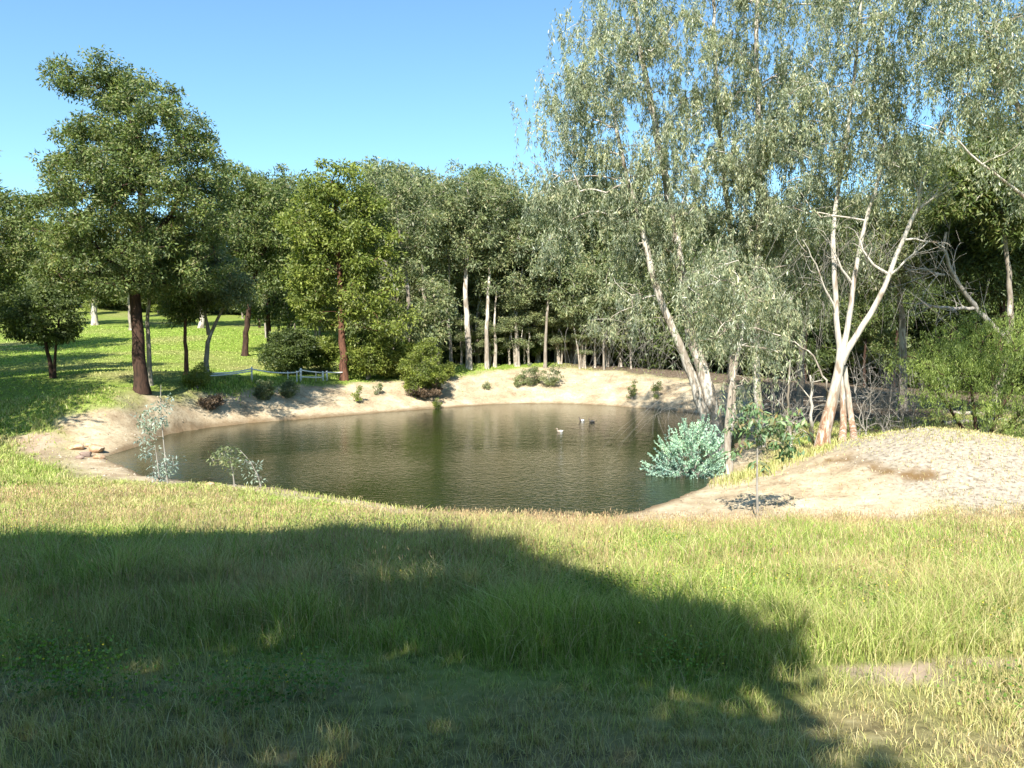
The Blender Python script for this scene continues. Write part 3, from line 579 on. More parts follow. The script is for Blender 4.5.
lab_thin = 'one of the thin pale stems standing in the wood just beyond the far bank'
thin = make_tree('thin_gum', lab_thin, [(np.array([(0,0,-.3),(.1,0,3),(-.1,.1,6),(.2,0,9),(.1,0,11)], float), .18, .05), (np.array([(.05,0,1.5),(.6,.1,4),(.9,.2,7)], float), .06, .02)],
  [(0,0,10,1.6,1.6,1.3,1),(.7,.2,7.5,1.4,1.4,1.2,.9),(-.6,0,6,1.2,1.2,1,.5),(.3,.3,4,1.1,1.1,.8,.25)], B_FORK, L_GREY, n=60, per=90, L=.28, W=.09, cr=.8, base=np.zeros(3), seed=107, group=G_THIN, attach=.3)
rng = np.random.default_rng(55); first_ = True
for px, dd in [(424,60),(438,57),(445,62),(458,58),(462,64),(478,57.5),(482,66),(503,60),(508,57.5),(526,58),(533,61),(538,57.5),(556,57.5),(566,57),(571,57.6),(576,57.2),(586,57.5),(592,60),(598,57.5),(612,57.5),(622,59),(634,57.5),(642,58)]:
    x = (px-512)/F*dd; loc = (x, dd, gz(x, dd)); s_ = .8+.45*rng.random(); w_ = .6+.7*rng.random()
    if first_: thin.location = loc; thin.scale = (w_,w_,s_); first_ = False
    else: copy_thing(thin, loc, rng.random()*6.28, (w_,w_,s_), lab_thin, G_THIN)
for k in range(26):
    px = (505+k*7.6 if k < 20 else 440+(k-20)*11)+rng.normal()*4; dd = 54.3+rng.random()*1.6; x = (px-512)/F*dd; s_ = (.26 if k < 20 else .2)+.22*rng.random(); w_ = .35+.35*rng.random()
    copy_thing(thin, (x, dd, gz(x, dd)), rng.random()*6.28, (w_,w_,s_), 'one of the leafy young gums filling the gaps between the trunks on the far bank', 'leafy young gums on the far bank')
for x_, y_, sc_ in [(-27,30,.8), (-23.5,25,.80), (-36,44,.95), (-32,36,.8), (-42,58,1.0)]:  # unseen trees added off the left edge to throw shade on the lawn
    copy_thing(protos[1], (x_, y_, gz(x_, y_)), 1.0+x_, (sc_*1.5, sc_*1.5, sc_), 'one of the unseen trees added outside the left edge to shade the lawn', 'added shade trees left of the lawn')
for x_, y_, sc_ in [(-15,-19,.9), (-8,-21,1.), (-1,-18,.85), (6,-22,1.), (13,-20,.9), (20,-19,.9)]:  # unseen tree row added to cut sky fill on the near meadow
    copy_thing(protos[0], (x_, y_, gz(x_, y_)), x_, (sc_*1.4, sc_*1.3, sc_), 'one of the unseen trees added behind the viewer to block sky light', 'added sky-blocking trees behind the viewer')
# understorey
u1 = shrub('understorey_shrub', 'one of the dim understorey shrubs between the trunks of the wood', 560, 362, 30, 42, L_GREY, n=110, per=80, L=.28, W=.10, cr=.6, seed=61, group='understorey shrubs')
u2 = shrub('understorey_shrub', 'one of the dim understorey shrubs between the trunks of the wood', 480, 358, 30, 40, L_DARK, n=110, per=80, L=.28, W=.10, cr=.6, seed=62, group='understorey shrubs')
rng = np.random.default_rng(8)
for k in range(54):
    px = 395+k*13+rng.normal()*10; d = (66 if px < 640 else 52)+rng.random()*26
    if px > 1090: break
    x = (px-512)/F*d; s_ = .8+.9*rng.random(); copy_thing([u1,u2][k % 2], (x, d, gz(x, d)), rng.random()*6, (s_*1.2, s_*1.2, s_))
for k in range(40):
    px = 440+(k % 11)*18+rng.normal()*5; d = 57+rng.random()*9; x = (px-512)/F*d; s_ = .45+.6*rng.random(); copy_thing([u1,u2][k % 2], (x, d, gz(x, d)), rng.random()*6, (s_,s_,s_*1.1))
for k in range(11):
    px = 402+k*24+rng.normal()*6; d = 96+rng.random()*8; x = (px-512)/F*d; copy_thing([u1,u2][k % 2], (x, d, gz(x, d)), rng.random()*6, (1.9,1.9,1.7))
for k in range(19):
    px = -60+k*24; d = 112; x = (px-512)/F*d; copy_thing([u1,u2][k % 2], (x, d, gz(x, d)), rng.random()*6, (1.9,1.9,1.5))
# ------------------------------------------------------------------ right-hand gums
# weeping multi-stemmed gum at the water's edge
d = 29.0; g = np.array([(716-512)/F*d, d, 0]); g[2] = gz(g[0], g[1])-.1
A = (np.array([g, P(704,415,29), P(692,375,29), P(668,318,28.6), P(655,285,28.4), P(640,220,28.2), P(622,160,28), P(612,100,28)]), .20, .05)
B = (np.array([g+[.2,0,0], P(713,410,29.2), P(704,372,29.2), P(690,335,29.2), P(684,300,29.2), P(676,230,29.4), P(664,170,29.5), P(652,110,29.5), P(640,50,29.5), P(632,-20,29.5)]), .27, .06)
Cc = (np.array([g+[.35,.1,0], P(733,410,29.6), P(732,370,29.8), P(735,310,30), P(732,240,30.3), P(722,150,30.5), P(715,60,30.5), P(712,-40,30.5)]), .17, .05)
Bk = (np.array([B[0][4], P(690,280,29), P(685,262,29), P(660,245,28.6)]), .10, .04)
make_tree('weeping_gum', 'huge weeping gum leaning over the water on three forked grey stems, behind the blue bush', [A, B, Cc, Bk],
  [BL(595,70,28.5,46,50,1.1,2.4), BL(565,110,28.2,34,46,1.1,2), BL(552,165,28,28,50,1.1,1.6), BL(550,215,28,24,44,.7,1.4), BL(635,25,29,52,44,1,2.4), BL(625,130,28.6,60,60,1.2,2.4), BL(600,200,28.3,50,44,1,2), BL(650,200,28.8,50,60,1.1,2.4),
   BL(690,60,29.5,60,60,1,2.6), BL(700,140,29.5,50,60,1.1,2.6), BL(680,-40,29.5,90,50,.9,3), BL(690,240,29,56,46,1.2,2.2), BL(640,270,28.4,50,34,.9,1.8), BL(725,290,29,48,40,1,2), BL(740,200,29.8,40,60,1,2.4), BL(585,10,28.6,26,30,.5,1.5), BL(575,50,28.2,26,34,.5,1.2), BL(610,310,28,36,24,.35,1.4)],
  B_FORK, L_SILV, n=430, per=330, L=.15, W=.031, cr=.60, style='weep', attach=.38, seed=71, base=g, tip=.011, kmax=.5)
# bare drooping twigs under that canopy
def twig_mass(name, label, tops, k, Lr, matx, base, seed, r=.008):
    global rng
    rng = np.random.default_rng(seed); tb = Tubes(); base = np.array(base, float)
    for tp in tops:
        for _ in range(k):
            a = np.array(tp)+rng.normal(size=3)*np.array([.5,.5,.3]); L_ = Lr*(.5+rng.random()); dr = rng.normal(size=3)*.45; dr[2] = -1
            t = np.linspace(0,1,6)[:,None]; out = rng.normal(size=3)*.5; out[2] = .35
            tb.add(a+dr*L_*t**1.4+out*np.sin(t*1.9)*.6*L_*.5-base, np.linspace(r, r*.35, 6), 3)
    return tb
tw = twig_mass('x','x',[P(a,b,c) for a,b,c in [(640,300,28.2),(620,320,28),(655,320,28.4),(600,330,28),(672,345,28.6),(640,340,28.2),(690,395,28.8),(676,405,28.6)]], 20, 1.5, B_TWIG, g, 72, .006)
wg = [o for o in col.objects if o.name.startswith('weeping_gum')][0]
link('bare_twigs', tw.mesh('bare_twigs'), B_TWIG, wg)
# second gum, grey stem up the middle of the canopy
s, d = stem_from(761, 447, [(758,400),(755,340),(757,280),(760,200),(758,120),(757,60),(756,-10)], .17, .07)
make_tree('tall_gum', 'tall thin-trunked gum behind the broad-leaved sapling, its stem leaving the top of the photo', [s],
  [BL(760,40,d,56,50,1,2.6), BL(790,110,d,46,46,1,2.4), BL(745,130,d,40,50,1,2.2), BL(780,180,d,56,50,1.1,2.6), BL(765,240,d,50,50,1.1,2.2), BL(800,270,d,40,44,1,2), BL(770,300,d,40,36,.8,1.8), BL(800,-30,d,90,50,.8,3), BL(735,330,d-.5,30,24,.5,1.2)],
  B_FORK, L_SILV, n=250, per=300, L=.15, W=.031, cr=.60, style='weep', attach=.4, seed=73, tip=.011)
tw = twig_mass('x','x',[P(a,b,d-.5) for a,b in [(745,300),(760,320),(780,330),(770,300),(735,340),(790,350)]], 20, 1.6, B_TWIG, foot(761,447)-[0,0,0], 74)
link('bare_twigs', tw.mesh('bare_twigs'), B_TWIG, [o for o in col.objects if o.name.startswith('tall_gum')][0])
# short white trunk beside the blue bush
s, d = stem_from(729, 474, [(728,450),(726,425),(731,385),(742,340),(746,300)], .12, .04)
make_tree('small_gum', 'gum with a short smooth white trunk foot just right of the blue-leaved bush', [s], [BL(752,290,d,30,30,1,1.3), BL(728,262,d,30,26,.8,1.2), BL(712,325,d,26,20,.6,1.1), BL(770,335,d,22,22,.6,1), BL(742,375,d,16,20,.5,.8), BL(700,285,d,20,20,.5,1)], B_FORK, L_SILV, n=84, per=120, L=.15, W=.031, cr=.55, style='weep', attach=.5, seed=75)
# white gum
fg = foot(824,448); d = fg[1]
m0 = np.array([fg-[.12,0,.35], P(826,428,d), P(832,400,d), P(838,372,d), P(841,348,d)])
T0 = (m0, .27, .125)
TA = (np.array([m0[-1]-[0,0,.4], P(836,315,d), P(834,285,d), P(835,262,d), P(832,235,d+.3), P(838,190,d+.5), P(848,130,d+.6), P(856,60,d+.6), P(862,-15,d+.6)]), .095, .04)
TB = (np.array([m0[-1]-[0,0,.4], P(849,320,d), P(853,285,d), P(858,255,d), P(866,220,d-.2), P(880,175,d-.3), P(888,120,d-.4)]), .105, .04)
TC = (np.array([m0[-1]-[0,0,.5], P(856,333,d-.2), P(872,314,d-.4), P(890,275,d-.6), P(903,240,d-.7), P(914,215,d-.8)]), .105, .055)
TD = (np.array([foot(841,446)-[0,0,.4], P(843,420,d+.2), P(843,398,d+.2), P(840,376,d+.05)]), .16, .09)
TE = (np.array([foot(856,445)-[0,0,.4], P(852,425,d+.6), P(848,398,d+.5), P(845,366,d+.4)]), .15, .07)
extra = [(np.array([TC[0][3], P(870,265,d-.4), P(860,240,d-.3)]), .05, .02), (np.array([TC[0][4], P(925,240,d-.8), P(945,248,d-1)]), .04, .012), (np.array([TC[0][3], P(905,262,d-.8), P(930,240,d-1)]), .04, .015),
         (np.array([TC[0][5], P(925,205,d-.9), P(938,190,d-1)]), .05, .015), (np.array([TC[0][5], P(920,195,d-.8), P(928,170,d-.9)]), .05, .015), (np.array([TB[0][2], P(838,262,d-.3), P(828,240,d-.4)]), .05, .02), (np.array([TA[0][1], P(815,262,d-.3), P(803,240,d-.5)]), .04, .012)]
wgum = make_tree('white_gum', 'white-barked gum on the mound, its pale trunk splitting into three bare upright limbs', [T0, TA, TB, TC, TD, TE],
  [BL(850,70,d,60,50,1,2.6), BL(870,10,d,66,40,.9,2.6), BL(830,120,d,56,44,1,2.4), BL(885,125,d,40,36,.9,2), BL(865,175,d+.3,56,40,.8,2.2), BL(820,190,d+.6,44,44,.8,2), BL(900,180,d,34,30,.5,1.4), BL(840,235,d+1,50,34,.35,2), BL(850,-50,d,110,40,.8,3)],
  B_GUM, L_SILV, n=270, per=240, L=.135, W=.030, cr=.56, style='weep', attach=.45, seed=76, extra_wood=extra, base=fg, tip=.011)
tw = twig_mass('x','x',[P(a,b,d+.5) for a,b in [(815,250),(830,270),(880,255),(900,290),(870,240),(850,230),(810,300),(925,260)]], 22, 1.3, B_TWIG, fg, 77)
link('bare_twigs', tw.mesh('bare_twigs'), B_TWIG, wgum)
# gum at the right edge whose crown fills the top right corner
g = GD(1090, 22); A = (np.array([g-[0,0,.2], P(1080,350,22), P(1062,260,22), P(1035,205,22), P(1000,178,21.8), P(975,160,21.6), P(958,140,21.6)]), .16, .02)
B = (np.array([P(1062,260,22), P(1050,180,22.4), P(1020,110,22.6), P(990,50,22.8), P(970,-10,22.8)]), .12, .04)
make_tree('edge_gum', 'gum at the right edge, its pale bare limb reaching left below the top corner', [A, B],
  [BL(985,30,22.5,56,44,1.1,2), BL(1010,90,22.5,40,36,1,2), BL(950,20,22.5,36,44,.9,1.6), BL(960,90,22.2,34,26,.8,1.4), BL(1040,40,22.5,50,60,.9,2), BL(980,-40,22.5,80,40,.8,2.4), BL(940,125,22.2,28,16,.5,1), BL(1010,150,22,34,26,.8,1.2), BL(1040,180,22.5,30,30,.8,1.2)],
  B_FORK, L_SILV, n=240, per=210, L=.125, W=.028, cr=.50, style='weep', attach=.35, seed=78, tip=.010)
# dark trees behind the white gum and the shrub
for i, (px, dd, pts, bl, lab) in enumerate([
   (1000, 33, [(1000,340),(1005,260),(1000,200)], [(1000,215,56,50,1.2),(960,240,40,40,1),(1040,240,50,50,1),(985,270,50,34,.9),(1020,180,36,26,.7)], 'dark shady tree behind the yellow-green weeping shrub at the right edge'),
   (985, 30, [(1012,340),(1008,260),(1000,200)], [(990,165,44,34,1),(1020,200,40,40,1),(955,195,30,24,.7),(1005,130,30,24,.5)], 'olive tree under the bare pale limb in the top right corner'),
   (905, 36, [(903,340),(898,260),(905,190)], [(905,200,46,44,1),(930,240,40,40,1),(880,260,44,34,.8),(915,160,34,26,.7),(945,200,30,30,.6)], 'dark-stemmed tree behind the bare right limb of the white gum'),
   (800, 38, [(802,340),(800,270),(806,210)], [(800,230,56,50,1),(770,280,44,34,.7),(840,270,50,40,.8)], 'olive tree filling the gap between the tall thin gum and the white gum'),
   (660, 57, [(662,330),(655,280),(650,240)], [(650,270,50,44,1),(610,290,40,34,.9),(690,290,50,36,.9),(600,330,36,26,.7),(660,335,44,22,.6)], 'olive tree on the crest of the bank behind the weeping canopy'),
   (560, 58, [(562,320),(566,270),(560,235)], [(565,240,34,36,.9),(560,290,30,34,.8),(590,260,26,34,.8)], 'slim crowned tree showing just left of the weeping canopy')]):
    g = GD(px, dd); s = (np.array([g-[0,0,.2]]+[P(a, b, dd) for a, b in pts]), .2, .06)
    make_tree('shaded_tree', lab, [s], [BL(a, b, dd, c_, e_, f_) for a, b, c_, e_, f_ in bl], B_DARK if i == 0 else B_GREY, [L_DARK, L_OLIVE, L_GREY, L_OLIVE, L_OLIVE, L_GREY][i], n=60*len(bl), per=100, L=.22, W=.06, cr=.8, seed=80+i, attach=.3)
# yellow-green weeping shrub on the right
g = GD(985, 27.5); st = [(np.array([g+[o*.3,0,-.1], g+[o*.9,0,1.0], g+[o*1.9,-.2,2.1]]), .09, .03) for o in (-1,-.3,.5,1.2)]
make_tree('weeping_shrub', 'broad yellow-green weeping shrub behind the mound at the right edge', st,
  [BL(950,350,27,34,30,1,1.4), BL(985,340,27.5,44,34,1.1,1.8), BL(1020,335,27.5,40,36,1,1.8), BL(925,368,26.8,26,26,.9,1.1), BL(1000,385,27,50,34,.8,1.6), BL(1040,385,27,40,44,1,1.6), BL(1010,415,25.8,36,18,.6,1), BL(935,400,26.5,24,16,.5,.9)],
  B_DARK, L_WILLOW, n=300, per=115, L=.13, W=.022, cr=.42, style='weep', attach=.2, seed=90, base=g, tip=.008)
# dead fallen limbs caught in the trees
def dead_wood(name, label, lines, matx, cat, group=None, seed=1, twigs=8, tl=.8):
    global rng
    rng = np.random.default_rng(seed); base = np.array(lines[0][0][0], float); tb = Tubes()
    for pts, a, b in lines:
        q, t = resample(np.array(pts, float)-base, .25); q[1:-1] += rng.normal(size=(len(q)-2,3))*.03; rr = a+(b-a)*t; tb.add(q, rr, 7, .1)
        for _ in range(twigs):
            i = rng.integers(1, len(q)-1); dd_ = (q[i]-q[i-1]); dd_ /= np.linalg.norm(dd_)+1e-6; dd_ = dd_*.6+unit(1)[0]*.8
            l = tl*(.4+rng.random()); tt = np.linspace(0,1,6)[:,None]; path_ = q[i]+dd_*l*tt+unit(1)[0]*l*.25*np.sin(tt*3)
            tb.add(path_, np.linspace(min(.5*rr[i], .02)+.004, .004, 6), 4)
            for _ in range(2): j = rng.integers(2,5); e_ = dd_+unit(1)[0]*.9; tb.add(path_[j]+e_*l*.4*np.linspace(0,1,4)[:,None], np.linspace(.006,.003,4), 3)
    o = link(name, tb.mesh(name), matx, loc=base, label=label, cat=cat, group=group); return o
g = foot(1000, 430)
dead_wood('dead_limb', 'thick bare grey dead limb slanting up left out of the weeping shrub', [([P(1003,335,29), P(975,308,29), P(955,280,28.8), P(944,252,28.6), P(946,232,28.6)], .12, .05), ([P(975,308,29), P(930,308,28.5), P(920,300,28.4)], .07, .03), ([P(944,275,28.7), P(920,268,28.4), P(905,272,28.2)], .05, .015)], B_TWIG, 'branch', seed=91, twigs=14, tl=1.2)
dead_wood('dead_branch', 'bleached dead branches high in the wood between the reddish trunk and the tall grey tree', [([P(398,290,56), P(385,262,56), P(375,232,56), P(370,215,56)], .10, .03), ([P(385,262,56), P(372,268,56), P(366,250,56)], .06, .02), ([P(402,262,56), P(395,240,56), P(412,222,56)], .05, .02)], B_WHITE, 'branch', seed=92, twigs=12, tl=1.6)
dead_wood('dead_sapling', 'bare white broken stem just left of the white gum trunk', [([foot(813,447), P(811,425,25.6), P(812,405,25.6), P(810,375,25.6)], .07, .03)], B_WHITE, 'dead tree', seed=93, twigs=9, tl=.8)
dead_wood('dead_sapling', 'thin bluish-white bare stem between the broad-leaved sapling and the white gum', [([foot(791,452), P(789,420,27), P(788,395,27), P(790,360,27)], .06, .03)], B_WHITE, 'dead tree', seed=94, twigs=9, tl=.8)
dead_wood('arching_branch', 'dark arching bare branch left of the white gum, half way up its trunk', [([foot(828,440), P(827,385,26.5), P(820,362,26.6), P(800,345,26.8), P(780,338,27)], .06, .02)], B_GREY, 'branch', seed=95, twigs=8, tl=.9)
rng = np.random.default_rng(96)
for i in range(16):
    px = [862,872,884,893,902,915,925,877,868,797,803,782,896,938,910,889][i]; dd = [30,33,31,36,32,35,31,38,29,31,33,30,41,34,29,30][i]; gg = GD(px, dd)
    L_ = 1.2+rng.random()*1.8; tp = gg+[rng.normal()*.5, rng.normal()*.3, L_]
    dead_wood('dead_shrub', 'one of the bare grey dead shrubs in the shade behind the white gum', [([gg-[0,0,.05], (gg+tp)/2+rng.normal(size=3)*.12, tp], .025, .008), ([gg-[0,0,.05], gg+[rng.normal()*.6, rng.normal()*.4, L_*.8]], .02, .008)], B_TWIG, 'dead shrub', 'bare dead shrubs in the shade', seed=100+i, twigs=14, tl=.9)
rng = np.random.default_rng(97)
for i in range(12):
    px = 770+i*22+rng.normal()*8; dd = 30+rng.random()*16; gg = GD(px, dd); a = rng.random()*3.14; L_ = 1.5+rng.random()*2; v = np.array([math.cos(a), math.sin(a)*.5, 0])*L_
    e = gg+v; e[2] = gz(e[0], e[1])+.12; dead_wood('fallen_log', 'one of the fallen grey limbs lying on the litter behind the white gum', [([gg+[0,0,.1], e], .07+.05*rng.random(), .04)], B_GREY, 'log', 'fallen limbs on the shaded floor', seed=130+i, twigs=3, tl=.6)
# ------------------------------------------------------------------ bushes and saplings round the pond
g = foot(700, 489); g = np.array([P(690,470,24.6)[0], 24.6, 0]); g[2] = gz(g[0], g[1])
bb = [BL(690,462,24.6,36,30,1.3,.9), BL(662,468,24.4,20,12,.6,.5), BL(700,440,24.6,26,18,.9,.7), BL(715,460,24.4,14,26,.6,.5), BL(690,485,24.2,28,8,.6,.6), BL(672,448,24.5,14,14,.5,.4)]
rng = np.random.default_rng(140); base = g
cl = clumps_in([tuple(np.array(b[:3])-g)+tuple(b[3:]) for b in bb], 440, .35)
stb = [(np.array([[0,0,-.1],[o*.3,-.05,.45],[o*.75,-.1,.8]]), .035, .012) for o in (-1,-.4,.3,.9)]
tb = build_wood(stb, cl, tip=.006, attach=.1)
ctr = np.array(P(690,470,24.6))-g; ax = cl-ctr; ax /= np.linalg.norm(ax, axis=1)[:,None]; ax = ax*.8+np.array([0,0,.25])+rng.normal(size=ax.shape)*.25; ax /= np.linalg.norm(ax, axis=1)[:,None]
k = 44; c = np.repeat(cl, k, 0); a2 = np.repeat(ax, k, 0); tt = rng.random(len(c)); c = c+a2*(tt*.42-.14)[:,None]; la = a2*.75+unit(len(c))*.7; la /= np.linalg.norm(la, axis=1)[:,None]
root = empty('blue_bush', g, 'rounded bush with powdery blue-green leaves hanging over the pond edge', 'bush'); link('trunk', tb.mesh('trunk'), B_TWIG, root)
link('crown', leaf_mesh('crown', leaf_quads(c, la, .070, .030)), L_BLUE, root)
# broad-leaved sapling in front
g = foot(757, 524); d = g[1]
S0 = (np.array([g-[0,0,.1], P(758,495,d), P(756,465,d), P(759,430,d), P(757,400,d)]), .034, .012)
make_tree('sapling', 'single-stemmed sapling in front of the mound with large dark glossy leaves', [S0],
  [BL(762,415,d,22,20,1,.5), BL(785,428,d,24,22,.9,.5), BL(742,438,d,20,16,.6,.4), BL(785,450,d,16,12,.5,.3), BL(735,412,d,14,12,.4,.3), BL(765,445,d,10,14,.4,.3), BL(762,462,d,10,8,.15,.2)], B_TWIG, L_BROAD, n=66, per=13, L=.15, W=.055, cr=.17, seed=141, attach=.45, tip=.004, droop=1.1, base=g, cat='sapling')
# left saplings at the water's edge
def wispy(label, px, py, line, blobs, leafm, n, per, seed, L=.11, W=.035, cr=.2, r=.022, style='round', bark=B_TWIG):
    g = foot(px, py); d = g[1]; s = (np.array([g-[0,0,.1]]+[P(a, b, d) for a, b in line]), r, .007)
    return make_tree('sapling', label, [s], [BL(a, b, d, e, f, h, .35) for a, b, e, f, h in blobs], bark, leafm, n=n, per=per, L=L, W=W, cr=cr, seed=seed, attach=.3, tip=.004, base=g, cat='sapling', droop=.5)
wispy('tall wispy sapling with silvery leaves at the near left corner of the pond', 168, 484, [(165,460),(163,430),(158,405),(161,385)], [(152,418,13,16,1),(145,440,10,8,.6),(165,400,9,10,.6),(170,465,9,12,.6)], L_BLUE2, 46, 13, 151)
wispy('short leafy sapling just left of the tall wispy one at the pond corner', 160, 482, [(158,462),(155,445)], [(160,470,8,9,1),(150,452,8,6,.6)], L_BLUE2, 18, 12, 152)
wispy('small sapling with brownish-grey leaves standing alone at the near edge of the pond', 235, 487, [(234,470),(230,458)], [(222,458,12,7,1),(238,463,10,8,.8),(230,450,8,5,.5)], L_GREY, 30, 11, 153)
wispy('arching bare sapling with a few silver leaves right of the small lone sapling', 262, 488, [(260,470),(250,455),(240,450)], [(250,462,10,10,1),(256,476,8,8,.7)], L_BLUE2, 16, 8, 154)
sh = [('bank_bush', 'lime green round bush at the left end of the white tape', 198, 389, 13, 24, L_LIME, 60, 90, .08, .04, .2, 161),
 ('bank_bush', 'grey-green bush on the bank slope, left of two below the fence', 265, 401, 10, 21, L_GREY, 60, 80, .08, .035, .18, 162),
 ('bank_bush', 'dark grey-green bush on the bank slope, right of two below the fence', 289, 398, 8, 17, L_GREY, 50, 80, .08, .035, .18, 163),
 ('bank_bush', 'sparse lime sprig on the bank below the reddish trunk', 357, 403, 5, 18, L_LIME, 20, 40, .08, .035, .16, 164),
 ('bank_bush', 'tiny grey-green bush low on the bank, right of the sparse lime sprig', 378, 395, 5, 12, L_GREY, 14, 50, .08, .035, .14, 165),
 ('bank_bush', 'large leafy green bush on the bank top with dark leaves as shade below', 424, 396, 24, 56, L_LIME, 190, 100, .11, .05, .28, 166),
 ('bank_bush', 'small lime tuft at the foot of the bank below the large leafy bush', 437, 408, 4, 11, L_LIME, 14, 50, .08, .035, .14, 167),
 ('bank_bush', 'small green bush on the bank top right of the large leafy bush', 447, 381, 8, 18, L_LIME, 50, 80, .09, .04, .2, 168),
 ('bank_bush', 'grey bush on the far bank crest, left of the touching pair', 532, 386, 12, 22, L_GREY, 36, 80, .09, .04, .22, 169),
 ('bank_bush', 'grey bush on the far bank crest, right of the touching pair', 551, 386, 13, 24, L_GREY, 36, 80, .09, .04, .22, 170),
 ('bank_bush', 'small low grey bush just left of the touching pair on the far bank', 519, 388, 6, 13, L_GREY, 24, 60, .09, .04, .2, 171),
 ('bank_bush', 'tiny dry tuft on the bare bank left of the grey bushes', 487, 390, 4, 8, L_GREY, 10, 50, .09, .04, .15, 172),
 ('bank_bush', 'small upright green sprig on the bank under the weeping twigs', 632, 400, 5, 20, L_OLIVE, 18, 50, .09, .035, .16, 173),
 ('bank_bush', 'thin green sprig left of the big forked trunk at the foot of the bank', 657, 399, 5, 18, L_OLIVE, 18, 50, .09, .035, .16, 174)]
for nm, lab, px, py, w_, h_, lf, n_, pr, L_, W_, cr_s, sd in sh: shrub(nm, lab, px, py, w_, h_, lf, n=n_, per=pr, L=L_, W=W_, cr=cr_s, seed=sd, group='bushes on the bare bank', cat='bush')
shrub('shade_skirt', 'dark brown leaves added as the shadow at the foot of the large leafy bush', 426, 398, 19, 16, L_BROWN, n=60, per=60, L=.10, W=.05, cr=.22, seed=175, cat='shade leaves')  # dark leaves stand in for the bush's shadow at its foot
shrub('leaf_heap', 'low heap of dark brown leaves on the bank below the lime round bush', 211, 408, 12, 13, L_BROWN, n=50, per=60, L=.10, W=.045, cr=.2, seed=176, cat='shade leaves')  # dark brown leaf heap low on the slope
# grass fringe along the near shore and mound's left edge is part of the meadow; reeds of dry grass
def tuft_strip(name, label, path, wid, n, h0, dry0):
    pts = np.array([foot(a, b)[:2] for a, b in path]); q, t = resample(np.c_[pts, np.zeros(len(pts))], .3)
    i = rng.integers(0, len(q), n); x = q[i,0]+rng.normal(size=n)*wid; y = q[i,1]+rng.normal(size=n)*wid
    V, Q, T, D = blades(name, x, y, h0*(.4+.9*rng.random(n)), np.maximum(.006, y*.0009)*(.6+rng.random(n)), np.clip(dry0+.5*(rng.random(n)-.5), 0, 1), .5)
    link(name, raw_mesh(name, V, Q, T, attrs={'dry': D}), M_GRASS, label=label, cat='grass', kind='stuff')
rng = np.random.default_rng(9)
tuft_strip('bank_grass', 'yellow grass along the left flank of the mound beside the gum trunks', [(735,482),(760,472),(790,460),(822,450)], .35, 2400, .22, .6)
tuft_strip('crest_grass', 'thin dry grass on the crest of the mound', [(870,438),(900,432),(930,430),(970,433),(1015,444)], .8, 1800, .07, .7)
tuft_strip('shore_grass', 'green grass fringe along the near shore', [(250,488),(300,495),(380,507),(430,514),(500,519),(560,521),(620,521)], .3, 1300, .13, .4)
tuft_strip('lawn_edge', 'bright grass along the top of the far bank beside the tape fence', [(205,388),(250,383),(300,379),(350,376),(400,372),(440,370),(480,366)], .5, 9000, .20, .15)
n = 42000; x = rng.random(n)*40-20; y = 15+rng.random(n)*42; zz = zones(x, y)
k = (zz[0] > .1) & (rng.random(n) < np.clip(zz[3]*.9+.16*zz[1]+.3*zz[2], 0, 1)); x = x[k]; y = y[k]; n = len(x); z = ground(x, y)
tet = np.array([[-1,-.8,-.4],[1,-.6,-.4],[.2,1,-.4],[0,-.1,.7],[.7,.6,.3]]); sz = .012+.045*rng.random(n)**4; th = rng.random(n)*6.28
q = tet[None,:,:]*(.7+.6*rng.random((n,5,3)))*sz[:,None,None]; qx_ = q[:,:,0]*np.cos(th)[:,None]-q[:,:,1]*np.sin(th)[:,None]; qy_ = q[:,:,0]*np.sin(th)[:,None]+q[:,:,1]*np.cos(th)[:,None]
V = np.stack([qx_+x[:,None], qy_+y[:,None], q[:,:,2]+z[:,None]], -1).reshape(-1,3); T = (np.arange(n)[:,None,None]*5+np.array([[0,1,3],[1,4,3],[1,2,4],[2,3,4],[2,0,3]])).reshape(-1,3)
link('pebbles', raw_mesh('pebbles', V, None, T), plain('pebble', [(.22,.17,.12),(.40,.33,.25),(.55,.48,.38)], 1.5, .9), label='pebbles, clods and litter scattered over the bare bank and mound', cat='gravel', kind='stuff')
n = 5200; x = rng.random(n)*40-20; y = 15+rng.random(n)*42; zz = zones(x, y); k = (zz[0] > .05) & (rng.random(n) < np.clip(zz[3]*.5+.35*zz[1]+.5*zz[2]+.3*zz[4], 0, 1)); x = x[k]; y = y[k]; n = len(x)
c0 = np.stack([x, y, ground(x, y)+.015], 1); ax = rng.normal(size=(n,3))*np.array([1,1,.12]); ax /= np.linalg.norm(ax, axis=1)[:,None]
link('litter', leaf_mesh('litter', leaf_quads(c0, ax, .05+.35*rng.random(n)**2, .012+.012*rng.random(n))), plain('litter', [(.10,.07,.045),(.22,.17,.11)], 2, .9), label='fallen twigs and bark strips lying on the bare banks', cat='litter', kind='stuff')
